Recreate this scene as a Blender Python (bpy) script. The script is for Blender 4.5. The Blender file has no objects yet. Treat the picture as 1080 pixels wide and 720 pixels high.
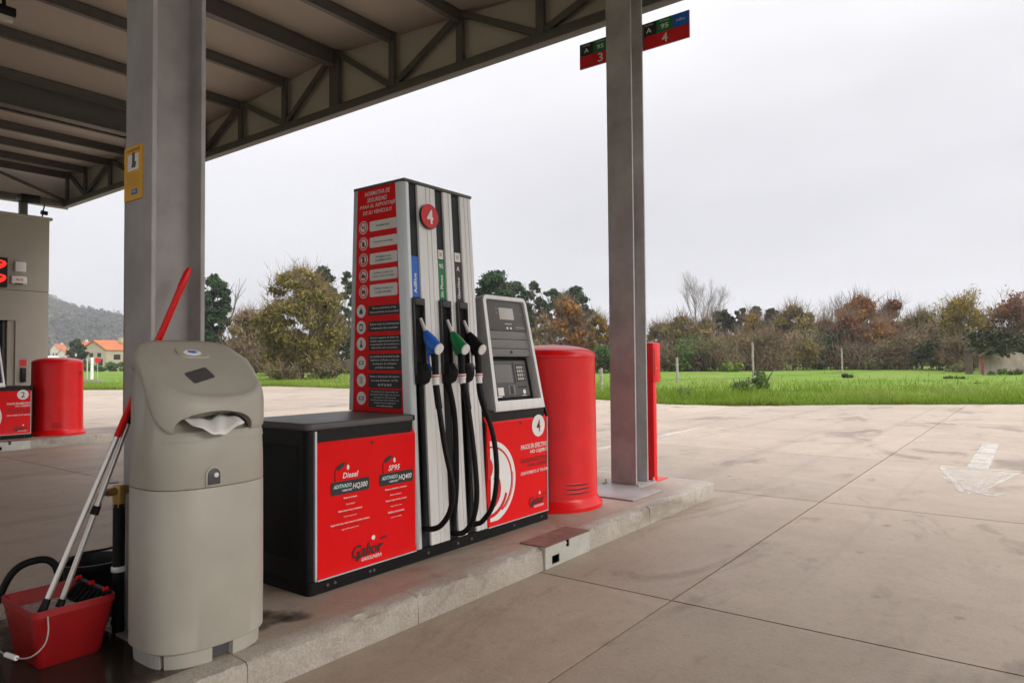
import bpy, bmesh, math, random
import numpy as np
from mathutils import Vector, Matrix
rad = math.radians
random.seed(7); RNG = np.random.default_rng(11)
scene = bpy.context.scene
COL = scene.collection

# ------------------------------------------------------------------ camera
CAM_H = 1.38; YAW, PITCH, ROLL = rad(37.14), rad(1.64), rad(-0.47); FPX = 733.54
_F = Vector((math.cos(YAW)*math.cos(PITCH), math.sin(YAW)*math.cos(PITCH), math.sin(PITCH)))
_R = _F.cross(Vector((0, 0, 1))).normalized(); _U = _R.cross(_F)
_R2 = _R*math.cos(ROLL) + _U*math.sin(ROLL); _U2 = -_R*math.sin(ROLL) + _U*math.cos(ROLL)
cam_d = bpy.data.cameras.new('camera'); cam = bpy.data.objects.new('camera', cam_d); COL.objects.link(cam)
m = Matrix((_R2, _U2, -_F)).transposed().to_4x4(); m.translation = (0, 0, CAM_H); cam.matrix_world = m
cam_d.sensor_width = 36; cam_d.lens = 36*FPX/1080; cam_d.clip_start = 0.05; cam_d.clip_end = 6000
scene.camera = cam

# ------------------------------------------------------------------ world (overcast) and sun
SUN_EL, SUN_AZ = rad(29), rad(-80)          # azimuth of the sun from +X towards +Y: it stands to the right, behind thin cloud
world = bpy.data.worlds.new('World'); scene.world = world; world.use_nodes = True
nt = world.node_tree; nt.nodes.clear()
def wn(t, **k):
    n = nt.nodes.new(t)
    for a, b in k.items(): setattr(n, a, b)
    return n
wo = wn('ShaderNodeOutputWorld'); bg = wn('ShaderNodeBackground'); bg.inputs['Strength'].default_value = 0.1
sky = wn('ShaderNodeTexSky', sky_type='NISHITA'); sky.sun_disc = False
sky.sun_elevation = SUN_EL; sky.sun_rotation = math.pi/2 - SUN_AZ
tc = wn('ShaderNodeTexCoord'); sx = wn('ShaderNodeSeparateXYZ'); nt.links.new(tc.outputs['Generated'], sx.inputs[0])
mr = wn('ShaderNodeMapRange'); mr.inputs['From Min'].default_value = 0; mr.inputs['From Max'].default_value = 1
mr.inputs['To Min'].default_value = 5.5; mr.inputs['To Max'].default_value = 24.0
pw = wn('ShaderNodeMath', operation='POWER'); pw.inputs[1].default_value = 2.8; ab_ = wn('ShaderNodeMath', operation='ABSOLUTE'); nt.links.new(sx.outputs['Z'], ab_.inputs[0]); nt.links.new(ab_.outputs[0], pw.inputs[0])
nt.links.new(pw.outputs[0], mr.inputs['Value'])
ns = wn('ShaderNodeTexNoise'); ns.inputs['Scale'].default_value = 1.5; ns.inputs['Detail'].default_value = 5
mp = wn('ShaderNodeMapping'); mp.inputs['Scale'].default_value = (1, 1, 3); nt.links.new(tc.outputs['Generated'], mp.inputs[0]); nt.links.new(mp.outputs[0], ns.inputs['Vector'])
nr = wn('ShaderNodeMapRange'); nr.inputs['From Min'].default_value = .3; nr.inputs['From Max'].default_value = .7; nr.inputs['To Min'].default_value = 0.86; nr.inputs['To Max'].default_value = 1.1
nt.links.new(ns.outputs['Fac'], nr.inputs['Value'])
mu = wn('ShaderNodeMath', operation='MULTIPLY'); nt.links.new(mr.outputs[0], mu.inputs[0]); nt.links.new(nr.outputs[0], mu.inputs[1])
vm = wn('ShaderNodeVectorMath', operation='SCALE'); vm.inputs[0].default_value = (0.98, 0.966, 0.995); nt.links.new(mu.outputs[0], vm.inputs['Scale'])
mx = wn('ShaderNodeMix', data_type='RGBA'); mx.inputs['Factor'].default_value = 0.93
nt.links.new(sky.outputs[0], mx.inputs['A']); nt.links.new(vm.outputs[0], mx.inputs['B'])
nt.links.new(mx.outputs['Result'], bg.inputs['Color']); nt.links.new(bg.outputs[0], wo.inputs['Surface'])
sl = bpy.data.lights.new('sun', 'SUN'); sl.energy = 1.5; sl.angle = rad(30); sl.color = (1.0, 0.93, 0.83)
so = bpy.data.objects.new('sun', sl); COL.objects.link(so)
sd = Vector((math.cos(SUN_AZ)*math.cos(SUN_EL), math.sin(SUN_AZ)*math.cos(SUN_EL), math.sin(SUN_EL)))
so.rotation_euler = sd.to_track_quat('Z', 'Y').to_euler(); so.location = sd*60
vs = scene.view_settings; vs.view_transform = 'Standard'; vs.look = 'None'; vs.exposure = 0.72; vs.gamma = 1.0
vs.use_curve_mapping = False

# ------------------------------------------------------------------ helpers
def at_depth(u, depth, z=None, v=None):
    """point seen at photo column u (and row v) at a distance along the view axis; z overrides the height"""
    d = _F + _R2*((u-540)/FPX) - _U2*(((v if v is not None else 380)-360)/FPX)
    p = Vector((0, 0, CAM_H)) + d*depth
    if z is not None: p.z = z
    return p

class MB:
    def __init__(s): s.v = []; s.f = []
    def add(s, vs_, fs):
        o = len(s.v); s.v += [tuple(p) for p in vs_]; s.f += [tuple(i+o for i in f) for f in fs]; return s
    def box(s, x0, x1, y0, y1, z0, z1):
        return s.add([(x0,y0,z0),(x1,y0,z0),(x1,y1,z0),(x0,y1,z0),(x0,y0,z1),(x1,y0,z1),(x1,y1,z1),(x0,y1,z1)],
                     [(0,3,2,1),(4,5,6,7),(0,1,5,4),(1,2,6,5),(2,3,7,6),(3,0,4,7)])
    def obox(s, o, xd, yd, zd):          # box from corner o with edge vectors
        o, xd, yd, zd = map(Vector, (o, xd, yd, zd))
        p = [o, o+xd, o+xd+yd, o+yd]; p += [q+zd for q in p]
        fs = [(0,3,2,1),(4,5,6,7),(0,1,5,4),(1,2,6,5),(2,3,7,6),(3,0,4,7)]
        if xd.cross(yd).dot(zd) < 0: fs = [f[::-1] for f in fs]
        return s.add(p, fs)
    def bar(s, a, b, w, h, up=(0,0,1)):  # rectangular bar between two points
        a, b = Vector(a), Vector(b); d = (b-a).normalized(); r = d.cross(Vector(up)).normalized(); u = r.cross(d)
        return s.obox(a - r*w/2 - u*h/2, b-a, r*w, u*h)
    def prism(s, poly, o, xd, yd, depth):  # polygon (2D, ccw) in the plane xd,yd; extruded by depth along xd x yd
        o, xd, yd = map(Vector, (o, xd, yd)); n = xd.cross(yd).normalized(); k = len(poly)
        a = [o + xd*p[0] + yd*p[1] for p in poly]; b = [p + n*depth for p in a]
        fs = [tuple(range(k))[::-1], tuple(range(k, 2*k))] + [(i, (i+1) % k, k+(i+1) % k, k+i) for i in range(k)]
        if depth < 0: fs = [f[::-1] for f in fs]
        return s.add(a+b, fs)
    def tube(s, pts, r, n=8, cap=True):
        pts = [Vector(p) for p in pts]; k = len(pts); rs = r if isinstance(r, (list, tuple)) else [r]*k
        t0 = (pts[1]-pts[0]).normalized(); ref = Vector((0,0,1)) if abs(t0.z) < .9 else Vector((1,0,0))
        nn = t0.cross(ref).normalized(); ring = []
        for i, p in enumerate(pts):
            t = (pts[min(i+1,k-1)] - pts[max(i-1,0)]).normalized()
            nn = (nn - t*nn.dot(t)).normalized(); bb = t.cross(nn)
            ring += [p + (nn*math.cos(2*math.pi*j/n) + bb*math.sin(2*math.pi*j/n))*rs[i] for j in range(n)]
        fs = [(i*n+j, i*n+(j+1) % n, (i+1)*n+(j+1) % n, (i+1)*n+j) for i in range(k-1) for j in range(n)]
        if cap: fs += [tuple(range(n))[::-1], tuple(range((k-1)*n, k*n))]
        return s.add(ring, fs)
    def lathe(s, prof, c, n=32, sx=1, sy=1):
        k = len(prof); vs_ = [(c[0]+r*sx*math.cos(2*math.pi*j/n), c[1]+r*sy*math.sin(2*math.pi*j/n), c[2]+z) for r, z in prof for j in range(n)]
        fs = [(i*n+j, i*n+(j+1) % n, (i+1)*n+(j+1) % n, (i+1)*n+j) for i in range(k-1) for j in range(n)]
        fs += [tuple(range(n))[::-1], tuple(range((k-1)*n, k*n))]
        return s.add(vs_, fs)

def crom(pts, n=6):
    pts = [Vector(p) for p in pts]; out = []
    for i in range(len(pts)-1):
        p0, p1, p2, p3 = pts[max(i-1,0)], pts[i], pts[i+1], pts[min(i+2,len(pts)-1)]
        for k in range(n):
            t = k/n; out.append(0.5*((2*p1)+(-p0+p2)*t+(2*p0-5*p1+4*p2-p3)*t*t+(-p0+3*p1-3*p2+p3)*t**3))
    return out + [pts[-1]]

def rrect(x0, x1, y0, y1, r, n=5):
    out = []
    for cx, cy, a in ((x1-r,y0+r,-90),(x1-r,y1-r,0),(x0+r,y1-r,90),(x0+r,y0+r,180)):
        for i in range(n+1):
            t = rad(a+90*i/n); out.append((cx+r*math.cos(t), cy+r*math.sin(t)))
    return out
def circ(cx, cy, r, n=32, ry=None): return [(cx+r*math.cos(2*math.pi*i/n), cy+(ry or r)*math.sin(2*math.pi*i/n)) for i in range(n)]

def wloc(o):
    p = Vector(o.location)
    while o.parent: o = o.parent; p += Vector(o.location)
    return p
def obj(name, mesh, parent=None):
    o = bpy.data.objects.new(name, mesh); COL.objects.link(o)
    if parent: o.parent = parent
    return o
def part(name, mb, mat, parent=None, smooth=None, bevel=0, seg=2, kind=None, origin=None):
    """one mesh object; coordinates in mb are world coordinates"""
    off = wloc(parent) if parent else Vector((0,0,0))
    if origin is not None: off = off*0 + Vector(origin)
    me = bpy.data.meshes.new(name)
    me.from_pydata([tuple(Vector(p)-off) for p in mb.v], [], mb.f)
    if bevel:
        bm = bmesh.new(); bm.from_mesh(me); bmesh.ops.remove_doubles(bm, verts=bm.verts, dist=1e-6)
        es = [e for e in bm.edges if len(e.link_faces) == 2 and e.calc_face_angle(0) > 0.5]
        bmesh.ops.bevel(bm, geom=es, offset=bevel, segments=seg, profile=.5, affect='EDGES', clamp_overlap=True)
        bm.to_mesh(me); bm.free()
    me.update()
    if smooth or bevel:
        me.polygons.foreach_set('use_smooth', [True]*len(me.polygons)); me.set_sharp_from_angle(angle=rad(smooth if smooth else 32))
    if mat: me.materials.append(mat)
    o = obj(name, me, parent)
    if origin is not None: o.location = origin
    if kind: o['kind'] = kind
    return o
def empty(name, loc, label=None, cat=None, group=None):
    o = obj(name, None); o.location = loc; o.empty_display_size = .1
    return tag(o, label, cat, group)
def tag(o, label=None, cat=None, group=None, kind=None):
    if label: o['label'] = label
    if cat: o['category'] = cat
    if group: o['group'] = group
    if kind: o['kind'] = kind
    return o
def copy_tree(o, parent=None, skip=()):
    c = o.copy(); COL.objects.link(c); c.parent = parent
    for ch in list(o.children):
        if ch not in skip: copy_tree(ch, c, skip)
    return c

# ---- lettering: font outline -> flat mesh standing 1 mm proud
def text(s, o, xd, yd, mat, parent, w=None, h=None, align='C', bold=0.0, shear=0.0, depth=.001, name='lettering', spacing=1.0):
    cu = bpy.data.curves.new('t', 'FONT'); cu.body = s; cu.size = 1; cu.offset = bold; cu.shear = shear; cu.resolution_u = 2
    cu.space_line = spacing; cu.align_x = {'C':'CENTER','L':'LEFT','R':'RIGHT'}[align]; cu.fill_mode = 'FRONT'
    to = bpy.data.objects.new('t', cu); me0 = to.to_mesh()
    vs_ = np.array([v.co[:] for v in me0.vertices]); fs = [tuple(p.vertices) for p in me0.polygons]
    to.to_mesh_clear(); bpy.data.objects.remove(to); bpy.data.curves.remove(cu)
    x0, x1 = vs_[:,0].min(), vs_[:,0].max(); y0, y1 = vs_[:,1].min(), vs_[:,1].max()
    sxs = (w/(x1-x0)) if w else None; sys_ = (h/(y1-y0)) if h else None
    sxs = sxs or sys_; sys_ = sys_ or sxs
    ax = {'C':(x0+x1)/2,'L':x0,'R':x1}[align]; ay = (y0+y1)/2
    o, xd, yd = Vector(o), Vector(xd), Vector(yd); n = xd.cross(yd).normalized()*depth
    mb = MB(); mb.add([o + xd*((p[0]-ax)*sxs) + yd*((p[1]-ay)*sys_) + n for p in vs_], fs)
    return part(name, mb, mat, parent)

# ---- materials
def nodes(name):
    mt = bpy.data.materials.new(name); mt.use_nodes = True; t = mt.node_tree; b = t.nodes['Principled BSDF']; return mt, t, b
def rgb(c): return (c[0], c[1], c[2], 1)
def mat(name, c, rough=.5, metal=0, var=.12, scale=6, bump=0, bscale=60, spec=.5, c2=None, coat=0, detail=5, dirt=0, stretch=None):
    mt, t, b = nodes(name); L = t.links
    b.inputs['Roughness'].default_value = rough; b.inputs['Metallic'].default_value = metal
    b.inputs['Specular IOR Level'].default_value = spec; b.inputs['Coat Weight'].default_value = coat
    tcn = t.nodes.new('ShaderNodeTexCoord'); vec = tcn.outputs['Object']
    if stretch:
        mpn = t.nodes.new('ShaderNodeMapping'); mpn.inputs['Scale'].default_value = stretch; L.new(vec, mpn.inputs[0]); vec = mpn.outputs[0]
    nz = t.nodes.new('ShaderNodeTexNoise'); nz.inputs['Scale'].default_value = scale; nz.inputs['Detail'].default_value = detail; nz.inputs['Roughness'].default_value = .62
    L.new(vec, nz.inputs['Vector'])
    cr = t.nodes.new('ShaderNodeValToRGB'); cr.color_ramp.elements[0].position = .3; cr.color_ramp.elements[1].position = .7
    lo = tuple(x*(1-var) for x in c); hi = c2 or tuple(min(x*(1+var), .95) for x in c)
    cr.color_ramp.elements[0].color = rgb(lo); cr.color_ramp.elements[1].color = rgb(hi)
    L.new(nz.outputs['Fac'], cr.inputs[0]); L.new(cr.outputs[0], b.inputs['Base Color'])
    rr = t.nodes.new('ShaderNodeMapRange'); rr.inputs['To Min'].default_value = max(rough-.08, .02); rr.inputs['To Max'].default_value = min(rough+.1, 1)
    L.new(nz.outputs['Fac'], rr.inputs['Value']); L.new(rr.outputs[0], b.inputs['Roughness'])
    if bump:
        n2 = t.nodes.new('ShaderNodeTexNoise'); n2.inputs['Scale'].default_value = bscale; n2.inputs['Detail'].default_value = 4; L.new(vec, n2.inputs['Vector'])
        bp = t.nodes.new('ShaderNodeBump'); bp.inputs['Strength'].default_value = bump; bp.inputs['Distance'].default_value = .01
        L.new(n2.outputs['Fac'], bp.inputs['Height']); L.new(bp.outputs[0], b.inputs['Normal'])
    return mt

def concrete(name, tones, stain=(.1,.08,.065), stain_amt=.6, grain=.25, big=.35, pos=(.54,.68), spots=.6, relief=.35, tracks=0):
    mt, t, b = nodes(name); L = t.links; N = t.nodes.new
    g = N('ShaderNodeNewGeometry'); P = g.outputs['Position']
    def noise(scale, detail=6, rough=.6, st=None, dist=0):
        n = N('ShaderNodeTexNoise'); n.inputs['Scale'].default_value = scale; n.inputs['Detail'].default_value = detail; n.inputs['Roughness'].default_value = rough; n.inputs['Distortion'].default_value = dist
        if st:
            mpn = N('ShaderNodeMapping'); mpn.inputs['Scale'].default_value = st; L.new(P, mpn.inputs[0]); L.new(mpn.outputs[0], n.inputs['Vector'])
        else: L.new(P, n.inputs['Vector'])
        return n.outputs['Fac']
    def ramp(v, a, c): 
        r = N('ShaderNodeMapRange'); r.inputs['From Min'].default_value = a; r.inputs['From Max'].default_value = c; L.new(v, r.inputs['Value']); return r.outputs[0]
    def mix(f, a, c, mode='MIX'):
        m_ = N('ShaderNodeMix'); m_.data_type = 'RGBA'; m_.blend_type = mode
        if isinstance(f, float): m_.inputs['Factor'].default_value = f
        else: L.new(f, m_.inputs['Factor'])
        for k, w in (('A', a), ('B', c)):
            if isinstance(w, tuple): m_.inputs[k].default_value = rgb(w)
            else: L.new(w, m_.inputs[k])
        return m_.outputs['Result']
    def mulf(v, k):
        m_ = N('ShaderNodeMath'); m_.operation = 'MULTIPLY'; L.new(v, m_.inputs[0])
        if isinstance(k, float): m_.inputs[1].default_value = k
        else: L.new(k, m_.inputs[1])
        return m_.outputs[0]
    col = mix(ramp(noise(big, 7, .6, None, .4), .32, .68), tones[0], tones[1])
    col = mix(mulf(ramp(noise(2.3, 8, .7), .42, .72), .55), col, tones[2])
    blot = noise(.9, 9, .65, (.55, 1, 1), .8)
    col = mix(mulf(ramp(blot, *pos), stain_amt), col, stain)
    blot2 = noise(3.1, 6, .55, (.6, 1.3, 1), .5)
    col = mix(mulf(ramp(blot2, .63, .74), stain_amt*.6), col, stain)
    lighter = noise(1.5, 5, .5, (1, .5, 1), .6)
    col = mix(mulf(ramp(lighter, .6, .8), .4), col, tones[3])
    vo = N('ShaderNodeTexVoronoi'); vo.inputs['Scale'].default_value = 2.6; L.new(P, vo.inputs['Vector'])
    sp = N('ShaderNodeMapRange'); sp.inputs['From Min'].default_value = .10; sp.inputs['From Max'].default_value = .05; L.new(vo.outputs['Distance'], sp.inputs['Value'])
    col = mix(mulf(mulf(sp.outputs[0], ramp(noise(.8, 2), .5, .62)), spots), col, (.05,.04,.035))
    if tracks:
        tr = noise(1.0, 4, .5, (.05, 2.4, 1), .3); col = mix(mulf(ramp(tr, .56, .72), tracks), col, (.2,.15,.115))
        oi = N('ShaderNodeObjectInfo'); orr = N('ShaderNodeMapRange'); orr.inputs['To Min'].default_value = .88; orr.inputs['To Max'].default_value = 1.06; L.new(oi.outputs['Random'], orr.inputs['Value'])
        cv = N('ShaderNodeVectorMath'); cv.operation = 'SCALE'; L.new(col, cv.inputs[0]); L.new(orr.outputs[0], cv.inputs['Scale']); col = cv.outputs[0]
    col = mix(mulf(ramp(noise(14, 5, .75), .52, .70), .28), col, (.18,.14,.11))
    fine = noise(90, 3, .7)
    col = mix(mulf(ramp(fine, .3, .7), grain), col, (.12,.10,.085))
    L.new(col, b.inputs['Base Color'])
    rr = N('ShaderNodeMapRange'); rr.inputs['To Min'].default_value = .72; rr.inputs['To Max'].default_value = .42; L.new(blot, rr.inputs['Value']); L.new(rr.outputs[0], b.inputs['Roughness'])
    bp = N('ShaderNodeBump'); bp.inputs['Strength'].default_value = relief; bp.inputs['Distance'].default_value = .008
    hs = N('ShaderNodeMath'); hs.operation = 'ADD'; L.new(noise(45, 5, .7), hs.inputs[0]); L.new(noise(3, 6, .6), hs.inputs[1]); L.new(hs.outputs[0], bp.inputs['Height']); L.new(bp.outputs[0], b.inputs['Normal'])
    return mt

M = {}
M['slab'] = concrete('forecourt_concrete', ((.375,.30,.228),(.465,.38,.30),(.315,.245,.185),(.53,.445,.36)), stain=(.15,.105,.07), stain_amt=.72, tracks=.45, pos=(.555,.655))
M['deck'] = concrete('island_concrete', ((.41,.325,.26),(.50,.415,.345),(.34,.245,.19),(.56,.475,.40)), stain=(.20,.125,.09), stain_amt=.75, big=.9, spots=.6)
M['kerb'] = concrete('kerb_concrete', ((.47,.43,.37),(.58,.54,.47),(.36,.31,.25),(.64,.6,.54)), stain=(.2,.15,.10), stain_amt=.9, big=2.2, grain=.45, spots=.9, relief=.9)
M['joint'] = mat('joint_filler', (.075,.062,.052), .9)
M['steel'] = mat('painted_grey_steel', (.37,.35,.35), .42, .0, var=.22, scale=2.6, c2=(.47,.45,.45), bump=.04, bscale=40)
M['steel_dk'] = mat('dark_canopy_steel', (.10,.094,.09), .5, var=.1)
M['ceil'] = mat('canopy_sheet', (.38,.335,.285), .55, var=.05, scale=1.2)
M['fascia'] = mat('fascia_sheet', (.50,.44,.40), .5, var=.05, scale=1)
M['red'] = mat('red_panel_paint', (.78,.002,.004), .32, var=.03, scale=3, spec=.16)
M['red_gloss'] = mat('red_cover_plastic', (.74,.002,.004), .3, var=.1, scale=7, spec=.4, detail=9, bump=.03, bscale=30)
M['black'] = mat('black_plastic', (.007,.007,.008), .4, var=.3, spec=.25)
M['black_m'] = mat('matte_black_rubber', (.006,.006,.0065), .55, var=.3, spec=.22)
M['channel'] = mat('black_channel', (.010,.0095,.0095), .4, var=.15, spec=.3)
M['silver'] = mat('brushed_aluminium', (.74,.73,.72), .4, .2, var=.07, scale=3, stretch=(6,6,.4))
M['trim'] = mat('silver_trim', (.62,.66,.68), .35, .3, var=.06)
M['white'] = mat('white_print', (.82,.82,.81), .5, var=.03)
M['offwhite'] = mat('off_white_print', (.78,.76,.74), .5, var=.03)
M['print_black'] = mat('black_print', (.02,.022,.024), .5, var=.1)
M['print_green'] = mat('dark_green_print', (.01,.12,.09), .5, var=.1)
M['print_red'] = mat('red_print', (.66,.006,.01), .45, var=.05)
M['print_maroon'] = mat('dark_red_print', (.16,.012,.012), .45, var=.05)
M['print_cyan'] = mat('pale_cyan_print', (.55,.8,.82), .5, var=.03)
M['blue'] = mat('blue_plastic', (.015,.13,.58), .35, var=.08)
M['green'] = mat('green_plastic', (.005,.19,.055), .35, var=.08)
M['grey_strip'] = mat('grey_label', (.05,.046,.045), .45, var=.08, spec=.35)
M['grey_panel'] = mat('grey_terminal', (.10,.096,.095), .42, var=.08, spec=.35)
M['grey_panel_lt'] = mat('light_grey_terminal', (.19,.185,.182), .42, var=.06, spec=.35)
M['lcd'] = mat('lcd_glass', (.52,.49,.46), .2, var=.03)
M['bin'] = mat('grey_beige_plastic', (.41,.39,.335), .42, var=.09, scale=3, detail=9, bump=.05, bscale=220)
M['bin_dk'] = mat('dark_grey_plastic', (.07,.07,.075), .4, var=.08)
M['paper'] = mat('white_paper', (.85,.85,.83), .8, var=.03)
M['bucket'] = mat('red_bucket_plastic', (.30,.008,.010), .4, var=.07)
M['alu'] = mat('aluminium_tube', (.62,.6,.57), .3, .8, var=.06)
M['brass'] = mat('brass', (.38,.24,.07), .38, .7, var=.15)
M['water'] = mat('soapy_water', (.45,.45,.47), .25, var=.15, scale=14)
M['wall'] = mat('shop_render', (.37,.335,.285), .7, var=.05, scale=1.5, bump=.1, bscale=80)
M['yellow'] = mat('yellow_notice', (.78,.42,.04), .5, var=.05)
M['galv'] = mat('galvanised_plate', (.55,.55,.5), .42, .3, var=.12, scale=9)
M['rust_plate'] = mat('rusty_checker_plate', (.22,.15,.12), .6, .3, var=.3, scale=12)
M['paint'] = mat('worn_white_road_paint', (.66,.63,.59), .75, var=.1, scale=5)
M['wood'] = mat('weathered_post', (.34,.30,.26), .85, var=.25, scale=5)
M['bark'] = mat('bark', (.10,.075,.055), .9, var=.3, scale=3)
M['bark_pale'] = mat('pale_bark', (.19,.165,.145), .9, var=.2, scale=3)
M['glass_dk'] = mat('dark_glass', (.015,.016,.018), .12, var=.1)
def emit(name, c, s):
    mt, t, b = nodes(name); b.inputs['Base Color'].default_value = rgb(c); b.inputs['Emission Color'].default_value = rgb(c); b.inputs['Emission Strength'].default_value = s; return mt
M['led'] = emit('red_led', (1, .02, .01), .9)
# ================================================================== SETTING: forecourt, field, islands
EDGE = [(-60,45),(-35,38),(-14,31),(-2,26.5),(.4,25.4),(2.4,24.2),(4.5,22.9),(7.1,20.7),(9.4,20.35),(12.6,21.7),(20,23.6),(31,24.6),(37,25.0),(40.5,17.3),(42.7,16.2),(46,5),(48,-12),(40,-30),(0,-34),(-60,-30)]   # (Y, X) of the grass edge
def seg_r(th):
    d = (math.cos(th), math.sin(th)); best = None
    k = len(EDGE)
    for i in range(k):
        (y0, x0), (y1, x1) = EDGE[i], EDGE[(i+1) % k]
        ex, ey = x1-x0, y1-y0; den = d[0]*ey - d[1]*ex
        if abs(den) < 1e-9: continue
        t = (x0*ey - y0*ex)/den; s = (x0*d[1]-y0*d[0])/den
        if t > 0 and -1e-6 <= s <= 1+1e-6: best = t if best is None else max(best, t)
    return best or 40
def inside(x, y): return math.hypot(x, y) < seg_r(math.atan2(y, x))

bed = MB().box(-34, 30, -40, 50, -.4, -.015)
forecourt = part('forecourt', bed, M['joint'], kind='structure')
XS = [.35+3.42*i for i in range(-9, 9)]; YS = [1.72+5.4*i for i in range(-7, 9)]
for i in range(len(XS)-1):
    for j in range(len(YS)-1):
        x0, x1, y0, y1 = XS[i]+.0065, XS[i+1]-.0065, YS[j]+.0065, YS[j+1]-.0065
        if not any(inside(x, y) for x in (x0, x1) for y in (y0, y1)): continue
        if x1 < -8 or y0 < -16: continue
        part('concrete_slab', MB().box(x0, x1, y0, y1, -.012, random.uniform(-.0012, .0)), M['slab'], forecourt)
# the rest of the yard behind the camera, where no joints are in view
part('yard_concrete', MB().box(-34, XS[2]-.006 if XS[2] < -8 else -14, -40, 50, -.012, -.002), M['slab'], forecourt)

def hnoise(x, y): return .5*math.sin(x*.31+1.3)*math.cos(y*.27) + .3*math.sin(x*.83+y*.61) + .2*math.sin(x*1.9-y*1.4)
mults = [1.0, 1.004, 1.012, 1.03, 1.06, 1.1, 1.16, 1.25, 1.4, 1.6, 1.9, 2.4, 3.2, 4.5, 7, 12, 25, 60, 75]
NT = 420; fmb = MB(); ring = []
for k, mlt in enumerate(mults):
    for j in range(NT):
        th = 2*math.pi*j/NT; r = (seg_r(th) + .10*math.sin(th*97) + .07*math.sin(th*211+1))*mlt
        x, y = r*math.cos(th), r*math.sin(th)
        up = 0 if k == 0 else min(1, (mlt-1)*20)
        z = -.01 + up*(.05 + .05*hnoise(x, y) * min(1, 60/r)) if k < 15 else -.02
        ring.append((x, y, z))
fmb.add(ring, [(k*NT+j, (k+1)*NT+j, (k+1)*NT+(j+1) % NT, k*NT+(j+1) % NT) for k in range(len(mults)-1) for j in range(NT)])
def grass_mat():
    mt, t, b = nodes('meadow_grass'); L = t.links; g = t.nodes.new('ShaderNodeNewGeometry')
    def nz(s, d=6):
        n = t.nodes.new('ShaderNodeTexNoise'); n.inputs['Scale'].default_value = s; n.inputs['Detail'].default_value = d; n.inputs['Roughness'].default_value = .65; L.new(g.outputs['Position'], n.inputs['Vector']); return n.outputs['Fac']
    c1 = t.nodes.new('ShaderNodeValToRGB'); e = c1.color_ramp.elements
    e[0].position = .34; e[0].color = (.075,.14,.014,1); e[1].position = .68; e[1].color = (.24,.24,.08,1)
    k = c1.color_ramp.elements.new(.5); k.color = (.15,.26,.024,1)
    L.new(nz(.16, 8), c1.inputs[0])
    mx_ = t.nodes.new('ShaderNodeMix'); mx_.data_type = 'RGBA'; mx_.inputs['B'].default_value = (.10,.18,.02,1)
    mr_ = t.nodes.new('ShaderNodeMapRange'); mr_.inputs['From Min'].default_value = .4; mr_.inputs['From Max'].default_value = .65; mr_.inputs['To Max'].default_value = .8; L.new(nz(2.2), mr_.inputs['Value'])
    L.new(mr_.outputs[0], mx_.inputs['Factor']); L.new(c1.outputs[0], mx_.inputs['A']); L.new(mx_.outputs['Result'], b.inputs['Base Color'])
    b.inputs['Roughness'].default_value = .9; b.inputs['Specular IOR Level'].default_value = .15
    bp = t.nodes.new('ShaderNodeBump'); bp.inputs['Distance'].default_value = .1; bp.inputs['Strength'].default_value = .8; L.new(nz(6), bp.inputs['Height']); L.new(bp.outputs[0], b.inputs['Normal'])
    return mt
M['meadow'] = grass_mat()
part('grass_field', fmb, M['meadow'], smooth=60, kind='structure')

# painted markings, worn through
def worn(name, lo, hi, sc=4, top=.85):
    mt = mat(name, (.66,.63,.58), .8, var=.12, scale=5); t = mt.node_tree; L = t.links; b = t.nodes['Principled BSDF']
    g = t.nodes.new('ShaderNodeNewGeometry'); n = t.nodes.new('ShaderNodeTexNoise'); n.inputs['Scale'].default_value = sc; n.inputs['Detail'].default_value = 8; n.inputs['Roughness'].default_value = .7
    L.new(g.outputs['Position'], n.inputs['Vector']); r = t.nodes.new('ShaderNodeMapRange'); r.inputs['From Min'].default_value = lo; r.inputs['From Max'].default_value = hi; r.inputs['To Max'].default_value = top
    L.new(n.outputs['Fac'], r.inputs['Value']); L.new(r.outputs[0], b.inputs['Alpha']); return mt
M['worn'] = worn('worn_road_paint', .25, .6, 4, .5); M['worn2'] = worn('heavily_worn_road_paint', .28, .58, 3, .42); M['ghost'] = worn('almost_gone_road_paint', .3, .6, 2, .3)
ar = empty('painted_arrow', (10.4, .62, .004), 'worn white direction arrow painted on the open concrete', 'arrow')
mb = MB().box(10.42, 12.05, .53, .76, .002, .004); mb.box(12.1, 13.55, .54, .75, .002, .004); part('arrow_stem', mb, M['worn'], ar)
def strip(mb, a, b, w, z0=.002, z1=.004): return mb.bar((a[0], a[1], (z0+z1)/2), (b[0], b[1], (z0+z1)/2), w, z1-z0)
for a_, b_, w_ in (((10.36,1.04),(10.38,.2),.1), ((10.3,1.0),(9.8,.94),.07), ((9.5,.9),(9.0,.78),.07), ((8.45,.42),(8.72,.66),.06), ((8.42,.40),(8.68,.33),.06), ((8.62,.47),(8.86,.5),.06)):
    part('arrow_head_piece', strip(MB(), a_, b_, w_), M['worn2'], ar)
for pl_ in ([(9.72,.44),(10.28,.25),(10.28,.42)], [(9.0,.82),(9.4,.72),(9.45,.9)], [(8.95,.62),(8.9,.54),(9.2,.5),(9.4,.52)]):
    part('arrow_head_piece', MB().prism(pl_[::-1] if (pl_[1][0]-pl_[0][0])*(pl_[2][1]-pl_[0][1])-(pl_[1][1]-pl_[0][1])*(pl_[2][0]-pl_[0][0]) < 0 else pl_, (0,0,.0021), (1,0,0), (0,1,0), .002), M['worn2'], ar)
part('arrow_head_piece', MB().prism([(8.45,.6),(10.3,.24),(10.3,.99)], (0,0,.0008), (1,0,0), (0,1,0), .0008), M['ghost'], ar)
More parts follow.
